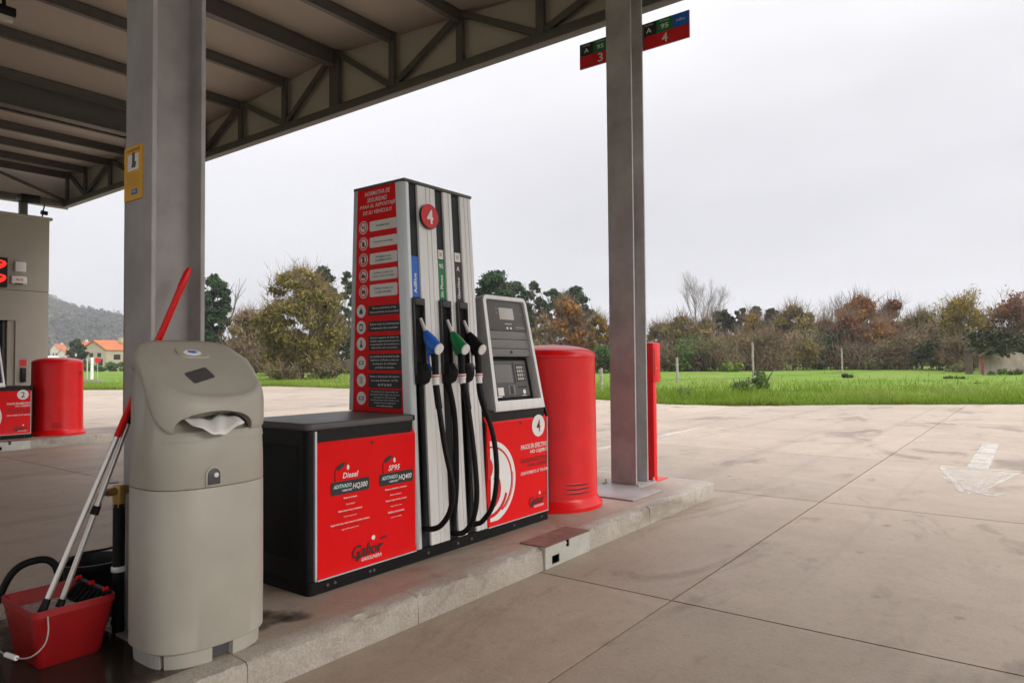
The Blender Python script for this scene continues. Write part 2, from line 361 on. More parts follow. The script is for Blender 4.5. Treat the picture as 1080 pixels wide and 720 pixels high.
part('arrow_head_piece', strip(MB(), (10.28,1.02), (8.5,.66), .05, .0042, .0055), M['worn2'], ar)
part('arrow_head_piece', strip(MB(), (10.28,.22), (8.5,.54), .05, .0042, .0055), M['worn2'], ar)
tag(part('painted_line', strip(MB(), (9.5, 5.51), (13.4, 5.51), .12), M['worn2']), 'faded white bay line along the open concrete past the grey column', 'road marking')
tag(part('painted_line', strip(MB(), (17.35, 1.3), (17.1, 5.2), .13), M['worn']), 'white stop line across the open concrete near the grass', 'road marking')

# kerbed pump islands
KH = .145
def kerb_run(a, b, inward, z=KH):
    """one kerb stone from a to b (x,y), outer face on the line a-b, jittered worn arris"""
    a, b = Vector((*a, 0)), Vector((*b, 0)); d = b-a; ln = d.length; d.normalize(); inn = Vector((*inward, 0)); n = max(4, int(ln/.03))
    prof = [(.0, -.014), (.002, .05), (.003, z-.02), (.012, z-.004), (.04, z), (.125, z), (.125, -.014)]
    mb = MB(); vs_ = []; k = len(prof); s = random.random()*50; chip = 0
    for i in range(n+1):
        p = a + d*(ln*(.0015 + .997*i/n)); chip = max(0, chip*.6 + (random.random() < .12)*random.uniform(.008, .028))
        for q, (o, h) in enumerate(prof):
            jo = jh = 0
            if q == 1: jo = random.uniform(-.003, .003)
            if q == 2: jo = random.uniform(-.004, .006) + chip*.7
            if q == 3: jo = random.uniform(-.004, .006)+chip*.8; jh = random.uniform(-.006, .001)-chip*.7
            if q == 4: jo = chip*.5; jh = random.uniform(-.002, .0015)
            v = p + inn*(o+jo); vs_.append((v.x, v.y, h+jh))
    mb.add(vs_, [(i*k+q, (i+1)*k+q, (i+1)*k+(q+1) % k, i*k+(q+1) % k) for i in range(n) for q in range(k)] + [tuple(range(k)), tuple(range(n*k, n*k+k))[::-1]])
    return mb
def island(dy, label, x0=.75, x1=6.91, full=True):
    isl = part('pump_island', MB().box(x0+.126, x1-.126, 2.645+.126+dy, 4.2-.126+dy, -.012, KH-.001), M['deck'], kind='structure'); 
    y0, y1 = 2.645+dy, 4.2+dy
    cuts = [x0+.03, 1.66, 2.655, 3.82, None, 4.39, 5.4, 6.38, x1-.05]
    for a, b in zip(cuts[:-1], cuts[1:]):
        if a is None or b is None: continue
        part('kerb_stone', kerb_run((a, y0), (b, y0), (0, 1)), M['kerb'], isl, smooth=40)
    for a, b in zip([x0+.03, 1.9, 2.9, 3.9, 4.9, 5.9], [1.9, 2.9, 3.9, 4.9, 5.9, x1-.05]):
        part('kerb_stone', kerb_run((b, y1), (a, y1), (0, -1)), M['kerb'], isl, smooth=40)
    part('kerb_stone', kerb_run((x1, y0+.05), (x1, y1-.05), (-1, 0)), M['kerb'], isl, smooth=40)
    part('kerb_stone', kerb_run((x0, y1-.05), (x0, y0+.05), (1, 0)), M['kerb'], isl, smooth=40)
    # corner infill stones
    part('deck_edge', MB().box(3.82, 4.39, y0+.3, y0+.31, 0, KH-.002), M['deck'], isl)
    return isl
island(0, None)
DY = 10.7
island(DY, None)

# kerb access box (inspection box let into the kerb)
def access_box(dy, label):
    e = empty('kerb_access_box', (4.1, 2.64+dy, 0), label, 'access box', 'metal access boxes let into the kerbs')
    y = 2.632+dy
    mb = MB(); x0, x1, z1 = 3.822, 4.388, .146
    for (a, b, c, d) in ((x0, 3.90, 0.002, z1), (3.99, x1, .002, .10), (3.90, 3.99, .075, z1), (3.99, 4.075, .10, z1), (4.115, x1, .10, z1), (3.90, 3.99, .002, .02)):
        mb.box(a, b, y, y+.006, c, d)
    mb.box(x0, x0+.006, y+.006, y+.3, .002, z1); mb.box(x1-.006, x1, y+.006, y+.3, .002, z1)
    part('box_front', mb, M['galv'], e)
    part('box_cavity', MB().box(x0+.006, x1-.006, y+.09, y+.10, .002, z1-.004), M['black'], e)
    part('checker_lid', MB().box(x0-.004, x1+.004, y-.004, y+.21, z1+.001, z1+.006), M['checker'], e)
    part('screw', MB().lathe([(.012, 0), (.012, .006), (.004, .008)], (4.095, y+.02, .118), 10), M['silver'], e)
    for x, z in ((3.835, .03), (3.835, .10), (4.375, .03), (4.375, .115)):
        part('rivet', MB().prism(circ(x, z, .005, 8), (0, y, 0), (1,0,0), (0,0,1), .002), M['silver'], e)
    return e
mt = mat('checker_plate', (.25,.17,.14), .55, .3, var=.3, scale=9); t = mt.node_tree
g = t.nodes.new('ShaderNodeNewGeometry'); mpn = t.nodes.new('ShaderNodeMapping'); mpn.inputs['Rotation'].default_value = (0,0,rad(45)); ck = t.nodes.new('ShaderNodeTexChecker'); ck.inputs['Scale'].default_value = 32
t.links.new(g.outputs['Position'], mpn.inputs[0]); t.links.new(mpn.outputs[0], ck.inputs['Vector']); bp = t.nodes.new('ShaderNodeBump'); bp.inputs['Distance'].default_value = .004; bp.inputs['Strength'].default_value = .9
t.links.new(ck.outputs['Fac'], bp.inputs['Height']); t.links.new(bp.outputs[0], t.nodes['Principled BSDF'].inputs['Normal']); M['checker'] = mt
access_box(0, 'pale metal box with rusty checker lid let into kerb before pump 4')
access_box(DY, 'pale metal box let into the far kerb below pump 2')

# ================================================================== CANOPY
XE = 6.87; CY0, CY1, CX0 = -5.2, 18.75, -10.0  # near and rear edges lie out of view, their reach shaped for the shade
RIDGE = 8.58
def zr(y):
    d = abs(y-RIDGE)
    return 6.2-.075*d if d < 5.2 else 5.81 + (d-5.2)*.045
can = empty('forecourt_canopy', (3, RIDGE, 0), 'wide flat steel canopy with open truss edge above the pumps', 'canopy')
ys = [CY0, 3.38, RIDGE, 13.78, CY1]; mb = MB()
for a, b in zip(ys[:-1], ys[1:]):
    mb.prism([(a, zr(a)), (b, zr(b)), (b, zr(b)+.06), (a, zr(a)+.06)], (CX0, 0, 0), (0,1,0), (0,0,1), XE+.125-CX0)
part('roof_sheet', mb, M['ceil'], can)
YK = [RIDGE+1.29*k for k in range(-9, 8)] + [CY1-.12]
YK[0] = CY0+.1
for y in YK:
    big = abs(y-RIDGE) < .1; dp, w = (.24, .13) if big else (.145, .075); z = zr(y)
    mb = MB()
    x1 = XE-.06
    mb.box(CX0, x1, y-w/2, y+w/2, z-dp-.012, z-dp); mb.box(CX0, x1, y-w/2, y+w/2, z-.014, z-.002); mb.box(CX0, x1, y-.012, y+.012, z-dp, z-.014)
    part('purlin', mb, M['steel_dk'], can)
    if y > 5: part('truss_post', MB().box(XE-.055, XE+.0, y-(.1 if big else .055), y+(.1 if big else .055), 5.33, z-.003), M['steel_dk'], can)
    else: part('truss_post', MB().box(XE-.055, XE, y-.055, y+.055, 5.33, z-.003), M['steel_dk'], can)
for k in range(len(YK)-1):
    a, b = YK[k], YK[k+1]; kk = k-9            # top nodes at odd offsets... ridge is index 9
    ta, tb = (kk % 2 == 0), ((kk+1) % 2 == 0)
    pa = (XE-.02, a+.06, zr(a)-.05 if ta else 5.36); pb = (XE-.02, b-.06, zr(b)-.05 if tb else 5.36)
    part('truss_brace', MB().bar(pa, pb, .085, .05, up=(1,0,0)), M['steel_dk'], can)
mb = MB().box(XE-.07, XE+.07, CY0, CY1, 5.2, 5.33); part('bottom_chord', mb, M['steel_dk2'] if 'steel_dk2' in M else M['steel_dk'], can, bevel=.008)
part('edge_lip', MB().box(XE+.071, XE+.13, CY0, CY1, 5.268, 5.305), M['fascia'], can)
mb = MB()
mb.prism([(CY0, 5.27), (CY1+.113, 5.27), (CY1+.113, zr(CY1)-.002)] + [(y, zr(y)-.002) for y in ys[::-1]], (XE+.075, 0, 0), (0,1,0), (0,0,1), .035)
part('fascia_panel', mb, M['fascia'], can)
# far side edge (runs along X at the far Y side), same truss
part('bottom_chord', MB().box(CX0, XE-.071, CY1-.07, CY1+.07, 5.18, 5.33), M['steel_dk'], can, bevel=.008)
part('fascia_panel', MB().box(CX0, XE+.07, CY1+.08, CY1+.115, 5.17, zr(CY1)+.05), M['fascia'], can)
part('fascia_panel', MB().box(CX0, XE+.07, CY0-.115, CY0-.08, 5.17, zr(CY0)+.05), M['fascia'], can)
part('bottom_chord', MB().box(CX0, XE-.071, CY0-.07, CY0+.07, 5.18, 5.33), M['steel_dk'], can, bevel=.008)
xk = [XE-1.6*i for i in range(1, 10)]
for i, x in enumerate(xk):
    part('truss_post', MB().box(x-.05, x+.05, CY1-.05, CY1+.0, 5.33, zr(CY1)-.17), M['steel_dk'], can)
    a = (x+.05, CY1-.02, 5.36 if i % 2 else zr(CY1)-.2); b = (x+1.55, CY1-.02, zr(CY1)-.2 if i % 2 else 5.36)
    part('truss_brace', MB().bar(a, b, .05, .06, up=(0,1,0)), M['steel_dk'], can)
# girders over the column rows
for y, dp in ((12.62, .5), (3.32, .28)):
    z = zr(y)-.01; mb = MB(); mb.box(CX0, XE-.075, y-.1, y+.1, z-dp, z-dp+.02); mb.box(CX0, XE-.075, y-.1, y+.1, z-.03, z-.008); mb.box(CX0, XE-.075, y-.014, y+.014, z-dp+.02, z-.03)
    part('girder', mb, M['steel_dk'], can)

# H-section columns
def column(x0, x1, y0, y1, ztop, label):
    e = empty('steel_column', ((x0+x1)/2, (y0+y1)/2, KH), label, 'column', 'grey steel canopy columns')
    f = .022; mb = MB()
    yc = (y0+y1)/2; r = .02
    # one H outline, extruded
    xs0, xs1 = x0+f, x1-f; w = .013
    poly = [(x0,y0),(xs0,y0),(xs0,yc-w-r),(xs0+r*.3,yc-w-r*.3),(xs0+r,yc-w),(xs1-r,yc-w),(xs1-r*.3,yc-w-r*.3),(xs1,yc-w-r),(xs1,y0),(x1,y0),(x1,y1),(xs1,y1),(xs1,yc+w+r),(xs1-r,yc+w),(xs0+r,yc+w),(xs0,yc+w+r),(xs0,y1),(x0,y1)]
    mb.prism(poly, (0,0,KH+.012), (1,0,0), (0,1,0), ztop-KH-.012)
    part('h_section', mb, M['steel'], e, bevel=.003, seg=1)
    part('base_plate', MB().box(x0-.06, x1+.06, y0-.07, y1+.07, KH, KH+.012), M['steel'], e, bevel=.002, seg=1)
    for sx_ in (x0-.035, x1+.035):
        for sy_ in (y0-.04, y1+.04):
            part('anchor_bolt', MB().lathe([(.014,0),(.014,.018),(.007,.019),(.007,.04)], (sx_, sy_, KH+.012), 6), M['galv'], e)
    return e
column(6.20, 6.47, 3.18, 3.46, zr(3.32)-.3, 'grey steel column behind the red cylinder, carrying lane signs 3 and 4')
column(1.52, 1.775, 3.2, 3.46, zr(3.32)-.3, 'grey steel column behind the beige bin, with a yellow notice stuck on it')
column(6.20, 6.47, 3.18+DY, 3.46+DY, zr(13.9)-.1, 'grey steel column at the end of the far pump island')
# ================================================================== FUEL DISPENSER
XD, ZD = (1,0,0), (0,0,1)              # lettering directions on faces that look to -Y
def flat(poly, y, m, parent, name, t=.0012):     # thin print on a -Y face; poly in (x, z)
    return part(name, MB().prism(poly, (0, y, 0), XD, ZD, t), m, parent)
def logo(cx, cz, w, y, parent):
    """black slanted script wordmark with white dot and white sub-line"""
    g = text('Gal\u0131or', (cx-.01*w, y, cz), XD, ZD, M['print_black'], parent, w=w*.86, h=w*.27, bold=.012, shear=.35)
    flat([(cx-w*.36,cz-w*.2),(cx-w*.29,cz-w*.2),(cx-w*.2,cz-w*.09),(cx-w*.28,cz-w*.09)], y-.0003, M['print_black'], parent, 'logo_mark')
    flat([(cx+w*.34,cz+w*.12),(cx+w*.5,cz+w*.15),(cx+w*.52,cz+w*.19),(cx+w*.38,cz+w*.17)], y-.0003, M['print_black'], parent, 'logo_mark')
    flat(circ(cx+w*.13, cz+w*.21, w*.05, 16), y-.0003, M['white'], parent, 'logo_dot')
    text('GASOLINERA', (cx+w*.08, y, cz-w*.19), XD, ZD, M['white'], parent, w=w*.56, h=w*.075, bold=.01, shear=.25)
def panel_prof(x0, x1, z0, z1, y, zb, d=.052):
    # bent sheet: slight kick at the bottom, lit bent strip at the top
    pr_ = [(y-.004, z0), (y+.008, z0+.05), (y+.006, zb), (y+d, z1), (y+d+.012, z1), (y+.02, zb), (y+.02, z0)]
    return MB().prism([(p[0], p[1]) for p in pr_][::-1], (x0, 0, 0), (0,1,0), (0,0,1), x1-x0)

def build_dispenser(num):
    e = empty('fuel_dispenser', (3.43, 3.42, KH)); Y0 = 3.1
    Z0 = KH
    mb = MB(); mb.prism([(x, y) for x, y in rrect(2.30, 4.56, Y0, 3.75, .03, 3)], (0,0,Z0), (1,0,0), (0,1,0), .068); part('plinth', mb, M['black_m'], e, smooth=40)
    for x in (2.42, 2.47, 2.72, 2.75, 3.2, 3.48, 3.62, 4.1, 4.45): part('bolt', MB().prism(circ(x, Z0+.036, .009, 8), (0, Y0-.0005, 0), XD, ZD, .004), M['steel_dk'], e)
    # left hydraulic cabinet
    mb = MB().prism(rrect(2.30, 3.105, Y0+.012, 3.74, .05, 5), (0,0,Z0+.068), (1,0,0), (0,1,0), 1.015-Z0-.068); lc = part('left_cabinet', mb, M['black'], e, smooth=40)
    mb = MB().prism(rrect(2.34, 2.36, 3.2, 3.66, .008, 2), (0,0,.3), (1,0,0), (0,1,0), .6); 
    mb = MB().box(2.294, 2.301, 3.2, 3.66, .32, .93); part('side_recess_panel', mb, M['black_m'], lc, bevel=.004)
    mb = MB().prism(rrect(2.29, 3.105, Y0+.004, 3.748, .05, 5), (0,0,1.016), (1,0,0), (0,1,0), .04); part('cabinet_lid', mb, M['grey_panel'], e, bevel=.012, seg=3)
    part('lid_trim', MB().box(2.325, 3.102, Y0+.012, Y0+.036, 1.018, 1.052), M['black'], e, bevel=.004)
    # left red panel
    lp = part('front_panel', panel_prof(2.352, 3.092, .222, 1.008, Y0-.002, .938), M['red'], e, smooth=20)
    yp = Y0+.0025
    mb = MB(); mb.box(2.340, 2.3515, Y0-.001, Y0+.03, .215, 1.012); part('panel_trim', mb, M['trim'], e)
    part('panel_trim', MB().box(2.3525, 3.092, Y0-.007, Y0+.02, .214, .2205), M['trim'], e)
    part('panel_trim', MB().box(2.352, 3.092, Y0+.048, Y0+.066, 1.009, 1.0145), M['trim'], e)
    flat(circ(2.741, .917, .009, 12), yp+.0, M['print_black'], lp, 'keyhole', .003)
    for cx, big, code, zt in ((2.582, 'Diesel', 'HQ300', .753), (2.914, 'SP95', 'HQ400', .751)):
        w = .272; x0 = 2.446 if code == 'HQ300' else 2.798
        text(big, (cx, yp, zt), XD, ZD, M['white'], lp, h=.032, w=.112 if big == 'Diesel' else .095, bold=.014, shear=.25)
        pl = flat(rrect(x0, x0+w, .652, .724, .01, 4), yp, M['print_black'], lp, 'label_plate', .002)
        text('ADITIVADO', (x0+.078, yp-.0021, .697), XD, ZD, M['print_cyan'], lp, w=.126, h=.022, bold=.02, shear=.2)
        text('COMBUSTIBLE', (x0+.108, yp-.0021, .671), XD, ZD, M['white'], lp, w=.07, h=.011, bold=.02)
        text(code, (x0+.203, yp-.0021, .684), XD, ZD, M['white'], lp, w=.108, h=.036, bold=.015, shear=.2)
        # nozzle pictogram: thin hose line, nozzle and white drop
        pts = crom([(x0+.03, yp, .726), (x0+.028, yp, .77), (x0+.04, yp, .80), (x0+.07, yp, .821), (x0+.10, yp, .82), (x0+.118, yp, .815)], 4)
        part('nozzle_picto', MB().tube(pts, .0025, 5), M['print_black'], lp)
        flat([(x0+.042,.79),(x0+.052,.782),(x0+.085,.803),(x0+.10,.825),(x0+.075,.826),(x0+.055,.812)], yp-.0002, M['print_black'], lp, 'nozzle_picto')
        flat([(x0+.118+.009*math.sin(t)*(1 if math.cos(t) < .3 else (1-math.cos(t))/.7), .797+.016*math.cos(t)) for t in [2*math.pi*i/16 for i in range(16)]][::-1], yp, M['white'], lp, 'drop')
    for cx, z, w in ((2.58,.627,.094),(2.582,.592,.064),(2.58,.5575,.168),(2.58,.5245,.09),(2.581,.489,.276),(2.58,.456,.122)):
        s = {.094:'Mejora el arranque',.064:'Starts better',.168:'Mantiene limpio el motor y los inyectores',.09:'Keeps the engine clean',.276:'Alarga la vida del motor y reduce el consumo de combustible y las emisiones',.122:'Longer engine life and lower emissions'}[w]
        text(s, (cx, yp, z), XD, ZD, M['white'], lp, w=w, h=.0125 if w in (.094,.168,.276) else .009, bold=.015 if w in (.094,.168,.276) else 0)
        if w in (.094,.168,.276): text(s[::1], (cx, yp, z-.018), XD, ZD, M['print_maroon'], lp, w=w*.86, h=.010)
    for cx, z, w, s, bd in ((2.928,.6255,.174,'Mejora la combustion y el arranque',1),(2.927,.591,.09,'Better combustion',0),(2.931,.5575,.168,'Mantiene limpio el motor y valvulas',1),(2.93,.522,.09,'Keeps valves clean',0),(2.93,.489,.13,'Reduce el consumo',1),(2.93,.456,.09,'Lower consumption',0)):
        text(s, (cx, yp, z), XD, ZD, M['white'], lp, w=w, h=.0125 if bd else .009, bold=.015*bd)
        if bd: text(s, (cx, yp, z-.018), XD, ZD, M['print_maroon'], lp, w=w*.86, h=.010)
    logo(2.712, .312, .27, yp-.0015, lp)
    # right cabinet
    mb = MB().prism(rrect(3.79, 4.56, Y0+.012, 3.74, .06, 5), (0,0,Z0+.068), (1,0,0), (0,1,0), 1.03-Z0-.068); part('right_cabinet', mb, M['black'], e, smooth=40)
    mb = MB().box(4.546, 4.565, Y0+.0, Y0+.09, .22, .945); part('corner_post', mb, M['black'], e, bevel=.006)
    mb = MB().prism([(Y0+.0,.946),(Y0+.09,.946),(Y0+.09,1.04),(Y0+.03,1.04)], (4.546,0,0), (0,1,0), (0,0,1), .019); part('corner_post', mb, M['black'], e, bevel=.004)
    rp = part('front_panel', panel_prof(3.80, 4.538, .222, 1.014, Y0-.002, .938), M['red'], e, smooth=20)
    part('panel_trim', MB().box(3.80, 4.538, Y0-.007, Y0+.02, .214, .2205), M['trim'], e)
    part('panel_trim', MB().box(4.5385, 4.5455, Y0-.002, Y0+.03, .214, .945), M['trim'], e)
    flat(circ(4.193, .921, .009, 12), yp, M['print_black'], rp, 'keyhole', .003)
    nd = flat(circ(4.422, .884, .084, 36), yp-.001, M['offwhite'], rp, 'number_disc', .002)
    text(num, (4.422, yp-.003, .884), XD, ZD, M['print_maroon'], rp, h=.092, w=.05, bold=.01, name='pump_number')
    text('PAGOS EN EFECTIVO', (4.538, yp, .736), XD, ZD, M['white'], rp, w=.345, h=.036, align='R', bold=.014, shear=.2)
    text('NO CAJEIRO', (4.538, yp, .690), XD, ZD, M['white'], rp, w=.225, h=.034, align='R', bold=.014, shear=.2)
    text('PAGOS EN EFECTIVO', (4.536, yp, .632), XD, ZD, M['print_maroon'], rp, w=.345, h=.034, align='R', bold=.015, shear=.2)
    text('EN EL CAJERO', (4.536, yp, .590), XD, ZD, M['print_maroon'], rp, w=.25, h=.032, align='R', bold=.015, shear=.2)
    text('CASH PAYMENTS AT THE ATM', (4.54, yp, .540), XD, ZD, M['white'], rp, w=.35, h=.024, align='R', bold=.008, shear=.15)
    logo(4.40, .318, .235, yp-.0015, rp)
    # big round emblem, its left half runs behind the tower
    cx, cz, R_ = 3.835, .53, .288
    def arcband(c, r0, r1, a0, a1, c1=None, n=40, xmin=3.801):
        c1 = c1 or c
        o = [(max(xmin, c[0]+r1*math.cos(rad(a0+(a1-a0)*i/n))), c[1]+r1*math.sin(rad(a0+(a1-a0)*i/n))) for i in range(n+1)]
        i_ = [(max(xmin, c1[0]+r0*math.cos(rad(a0+(a1-a0)*i/n))), c1[1]+r0*math.sin(rad(a0+(a1-a0)*i/n))) for i in range(n+1)]
        mbb = MB(); vs_ = []
        for a, b in zip(i_, o): vs_ += [(a[0], 0, a[1]), (b[0], 0, b[1])]
        return vs_, [(2*k, 2*k+1, 2*k+3, 2*k+2) for k in range(n)]
    def ab(m_, yy, *a, **k):
        vs_, fs = arcband(*a, **k); mbb = MB(); mbb.add([(v[0], yy, v[2]) for v in vs_], [f[::-1] for f in fs]); part('emblem', mbb, m_, rp)
    ab(M['white'], yp-.0012, (cx, cz), 0.0, R_, -92, 92)
    ab(M['print_red'], yp-.0016, (cx, cz), .238, .252, -60, 92, c1=(cx-.004, cz+.002))
    ab(M['print_red'], yp-.0016, (cx-.02, cz-.03), .205, .222, -92, -20, c1=(cx-.028, cz-.022))
    ab(M['print_red'], yp-.0016, (cx, cz), .255, .262, -52, 10)
    ab(M['print_red'], yp-.002, (cx-.03, cz-.055), .10, .145, -92, 40, c1=(cx-.05, cz-.04))
    ab(M['print_red'], yp-.0018, (cx-.06, cz+.10), 0, .085, -92, 92)

    # ---- tower: slanted front, vertical -X face
    yf = lambda z: Y0+.012 + max(0, z-.2)*.047          # front face line
    yb = lambda z: 3.75 - max(0, z-1.0)*.037
    ZT = 2.56; xl = 3.108
    xr = lambda z: 3.812 - .045*(z-.2)/2.36
    def slab(x0, x1, out, inn, z0, z1):                   # piece lying on the slanted front, x drawn at bottom width, tapering with the tower
        def q(x, z): return xl + (x-xl)*(xr(z)-xl)/(3.812-xl)
        mb = MB(); vs_ = []
        for z in (z0, z1): vs_ += [(q(x0,z), yf(z)-out, z), (q(x1,z), yf(z)-out, z), (q(x1,z), yf(z)+inn, z), (q(x0,z), yf(z)+inn, z)]
        return mb.add(vs_, [(0,3,2,1),(4,5,6,7),(0,1,5,4),(1,2,6,5),(2,3,7,6),(3,0,4,7)])
    mb = MB(); zs = (.214, 1.0, ZT-.02)
    vs_ = []
    for z in zs: vs_ += [(xl+.012, yf(z)+.008, z), (xr(z)-.012, yf(z)+.008, z), (xr(z)-.012, yb(z)-.012, z), (xl+.012, yb(z)-.012, z)]
    mb.add(vs_, [(0,3,2,1),(8,9,10,11)] + [(k*4+i, k*4+(i+1) % 4, k*4+4+(i+1) % 4, k*4+4+i) for k in range(2) for i in range(4)])
    tw = part('tower', mb, M['channel'], e)
    mb = MB(); z = ZT-.019
    mb.add([(xl-.002, yf(z)-.016, z), (xr(z)+.002, yf(z)-.016, z), (xr(z)+.002, yb(z)+.004, z), (xl-.002, yb(z)+.004, z)] + [(xl-.002, yf(ZT)-.016, ZT), (xr(ZT)+.002, yf(ZT)-.016, ZT), (xr(ZT)+.002, yb(ZT)+.004, ZT), (xl-.002, yb(ZT)+.004, ZT)],
           [(0,3,2,1),(4,5,6,7),(0,1,5,4),(1,2,6,5),(2,3,7,6),(3,0,4,7)])
    part('tower_cap', mb, M['steel_dk'], tw, bevel=.003)
    def q(x, z): return xl + (x-xl)*(xr(z)-xl)/(3.812-xl)
    def fluted(x0, x1, flutes):
        ks = [(x0, .004), (x0+.004, -.006)]
        for f in flutes: ks += [(f-.006, -.007), (f-.003, -.003), (f+.003, -.003), (f+.006, -.007)]
        ks += [(x1-.004, -.006), (x1, .004), (x1, .0085), (x0, .0085)]
        mb = MB(); vs_ = []; k = len(ks)
        for z in (.216, ZT-.022): vs_ += [(q(x, z), yf(z)+o, z) for x, o in ks]
        return mb.add(vs_, [tuple(range(k))[::-1], tuple(range(k, 2*k))] + [(i, (i+1) % k, k+(i+1) % k, k+i) for i in range(k)])
    for x0, x1, fl in ((3.236, 3.418, (3.318, 3.36)), (3.498, 3.592, (3.553,)), (3.682, 3.808, (3.728, 3.768))):
        part('silver_strip', fluted(x0, x1, fl), M['silver'], tw)
    mb = MB(); ks = [(3.099, .06), (3.099, .02), (3.108, -.004), (3.12, -.014), (3.15, -.008), (3.153, .0085)]; vs_ = []; k = len(ks)
    for z in (.216, ZT-.022): vs_ += [(x, yf(z)+o, z) for x, o in ks]
    mb.add(vs_, [tuple(range(k)), tuple(range(k, 2*k))[::-1]] + [(i, k+i, k+(i+1) % k, (i+1) % k) for i in range(k)]); part('edge_trim', mb, M['trim'], tw, smooth=35)
    # safety board on the -X face
    yA = lambda z: yf(z)+.062; yB = lambda z: yb(z)-.045
    mb = MB(); vs_ = []
    for z in (1.058, ZT-.022): vs_ += [(xl-.004, yA(z), z), (xl+.011, yA(z), z), (xl+.011, yB(z), z), (xl-.004, yB(z), z)]
    mb.add(vs_, [(0,3,2,1),(4,5,6,7),(0,1,5,4),(1,2,6,5),(2,3,7,6),(3,0,4,7)]); sb = part('safety_board', mb, M['red'], tw)
    mb = MB(); vs_ = []
    for z in (1.058, ZT-.022): vs_ += [(xl-.008, yB(z)+.001, z), (xl+.011, yB(z)+.001, z), (xl+.011, yB(z)+.043, z), (xl-.002, yB(z)+.043, z)]
    mb.add(vs_, [(0,3,2,1),(4,5,6,7),(0,1,5,4),(1,2,6,5),(2,3,7,6),(3,0,4,7)]); part('edge_trim', mb, M['trim'], tw)
    SX, SYd = (0,-1,0), (0,0,1); xs = xl-.0045
    def fl2(poly, m_, name, t=.0012, dx=0): return part(name, MB().prism([(-p[0], p[1]) for p in poly][::-1], (xs-dx, 0, 0), SX, SYd, t), m_, sb)
    def t2(s, y, z, w, h, m_, bold=0, shear=0, dx=0, align='C'): return text(s, (xs-dx, y, z), SX, SYd, m_, sb, w=w, h=h, bold=bold, shear=shear, align=align)
    for s, y, z, w in (('NORMATIVA DE', 3.455, 2.502, .245), ('SEGURIDAD', 3.459, 2.459, .192), ('PARA EL REPOSTAJE', 3.455, 2.416, .344), ('DE SU VEHÍCULO', 3.457, 2.38, .277)):
        t2(s, y, z, w, .030, M['offwhite'], .012, .2)
    pr_ = [(2.283, 2.246, 2.317, ['Prohibido fumar'], .13), (2.174, 2.137, 2.209, ['Prohibido hacer fuego'], .18), (2.066, 2.026, 2.102, ['Prohibido el uso', 'de teléfono móvil'], .15), (1.958, 1.918, 1.995, ['Prohibido repostar con', 'motor y luces encendidas'], .2), (1.853, 1.811, 1.896, ['Prohibido repostar con', 'la radio encendida'], .18)]
    for i, (zc, z0, z1, ls, w) in enumerate(pr_):
        fl2(circ(3.593, zc, .044, 24), M['offwhite'], 'pictogram_disc')
        vs_ = []
        mb = MB()
        for j in range(24):
            a = 2*math.pi*j/24; 
            for r in (.030, .038): vs_.append((xs-.0018, 3.593+r*math.cos(a), zc+r*math.sin(a)))
        mb.add(vs_, [(2*j, (2*j+2) % 48, (2*j+3) % 48, 2*j+1) for j in range(24)]); part('pictogram_ring', mb, M['print_red'], sb)
        # the thing that is forbidden, in plain shapes
        ic = {0: [[(-.018,-.004),(.018,-.004),(.018,.003),(-.018,.003)], [(.006,.007),(.02,.012),(.014,.018)]],
              1: [[(-.01,-.02),(.01,-.02),(.014,-.004),(.004,.018),(-.004,.004),(-.012,.006)]],
              2: [[(-.010,-.022),(.010,-.022),(.010,.022),(-.010,.022)]],
              3: [[(-.022,-.012),(.022,-.012),(.022,.0),(.01,.004),(.004,.012),(-.012,.012),(-.018,.0),(-.022,0)]],
              4: [[(-.018,-.014),(.018,-.014),(.018,.008),(-.018,.008)], [(.006,.01),(.016,.022),(.012,.022),(.004,.01)]]}[i]
        for p in ic: fl2([(3.593-a, zc+b) for a, b in p][::-1], M['print_black'], 'pictogram', .0004, .0019)
        fl2([(3.593-a, zc+b) for a, b in ((-.024,.021),(-.020,.025),(.024,-.021),(.020,-.025))], M['print_red'], 'pictogram_bar', .0004, .0026)
        fl2(rrect(3.268, 3.53, z0+.002, z1-.002, .012, 4), M['offwhite'], 'notice_plate')
        for j, l in enumerate(ls):
            t2(l, 3.399, (z0+z1)/2 + ((len(ls)-1)/2-j)*.022, w*len(l)/max(map(len, ls)), .015, M['print_green'], .012, dx=.0013)
    dk = [(1.724, 1.69, 1.756, ['No se suministra si hay', 'llama próxima en el surtidor']), (1.615, 1.582, 1.652, ['Existen hojas de reclamaciones', 'a disposición del consumidor']),
          (1.505, 1.459, 1.558, ['Existen equipos de útiles de', 'medida reglamentarios para la', 'comprobación del suministro a', 'disposición del consumidor']),
          (1.379, 1.328, 1.438, ['Los surtidores de servicio ha sido', 'legalmente verificados y disponen', 'de etiquetas de verificación', 'periódica al corriente']),
          (1.263, 1.212, 1.311, ['Existe a disposición del usuario', 'una copia del Decreto 12/1995,', 'del 19 de Abril']),
          (1.143, 1.084, 1.203, ['El conductor es responsable del', 'repostaje y debe seguir las normas', 'expuestas en este panel de', 'funcionamiento del surtidor y las', 'indicaciones de seguridad', 'del establecimiento'])]
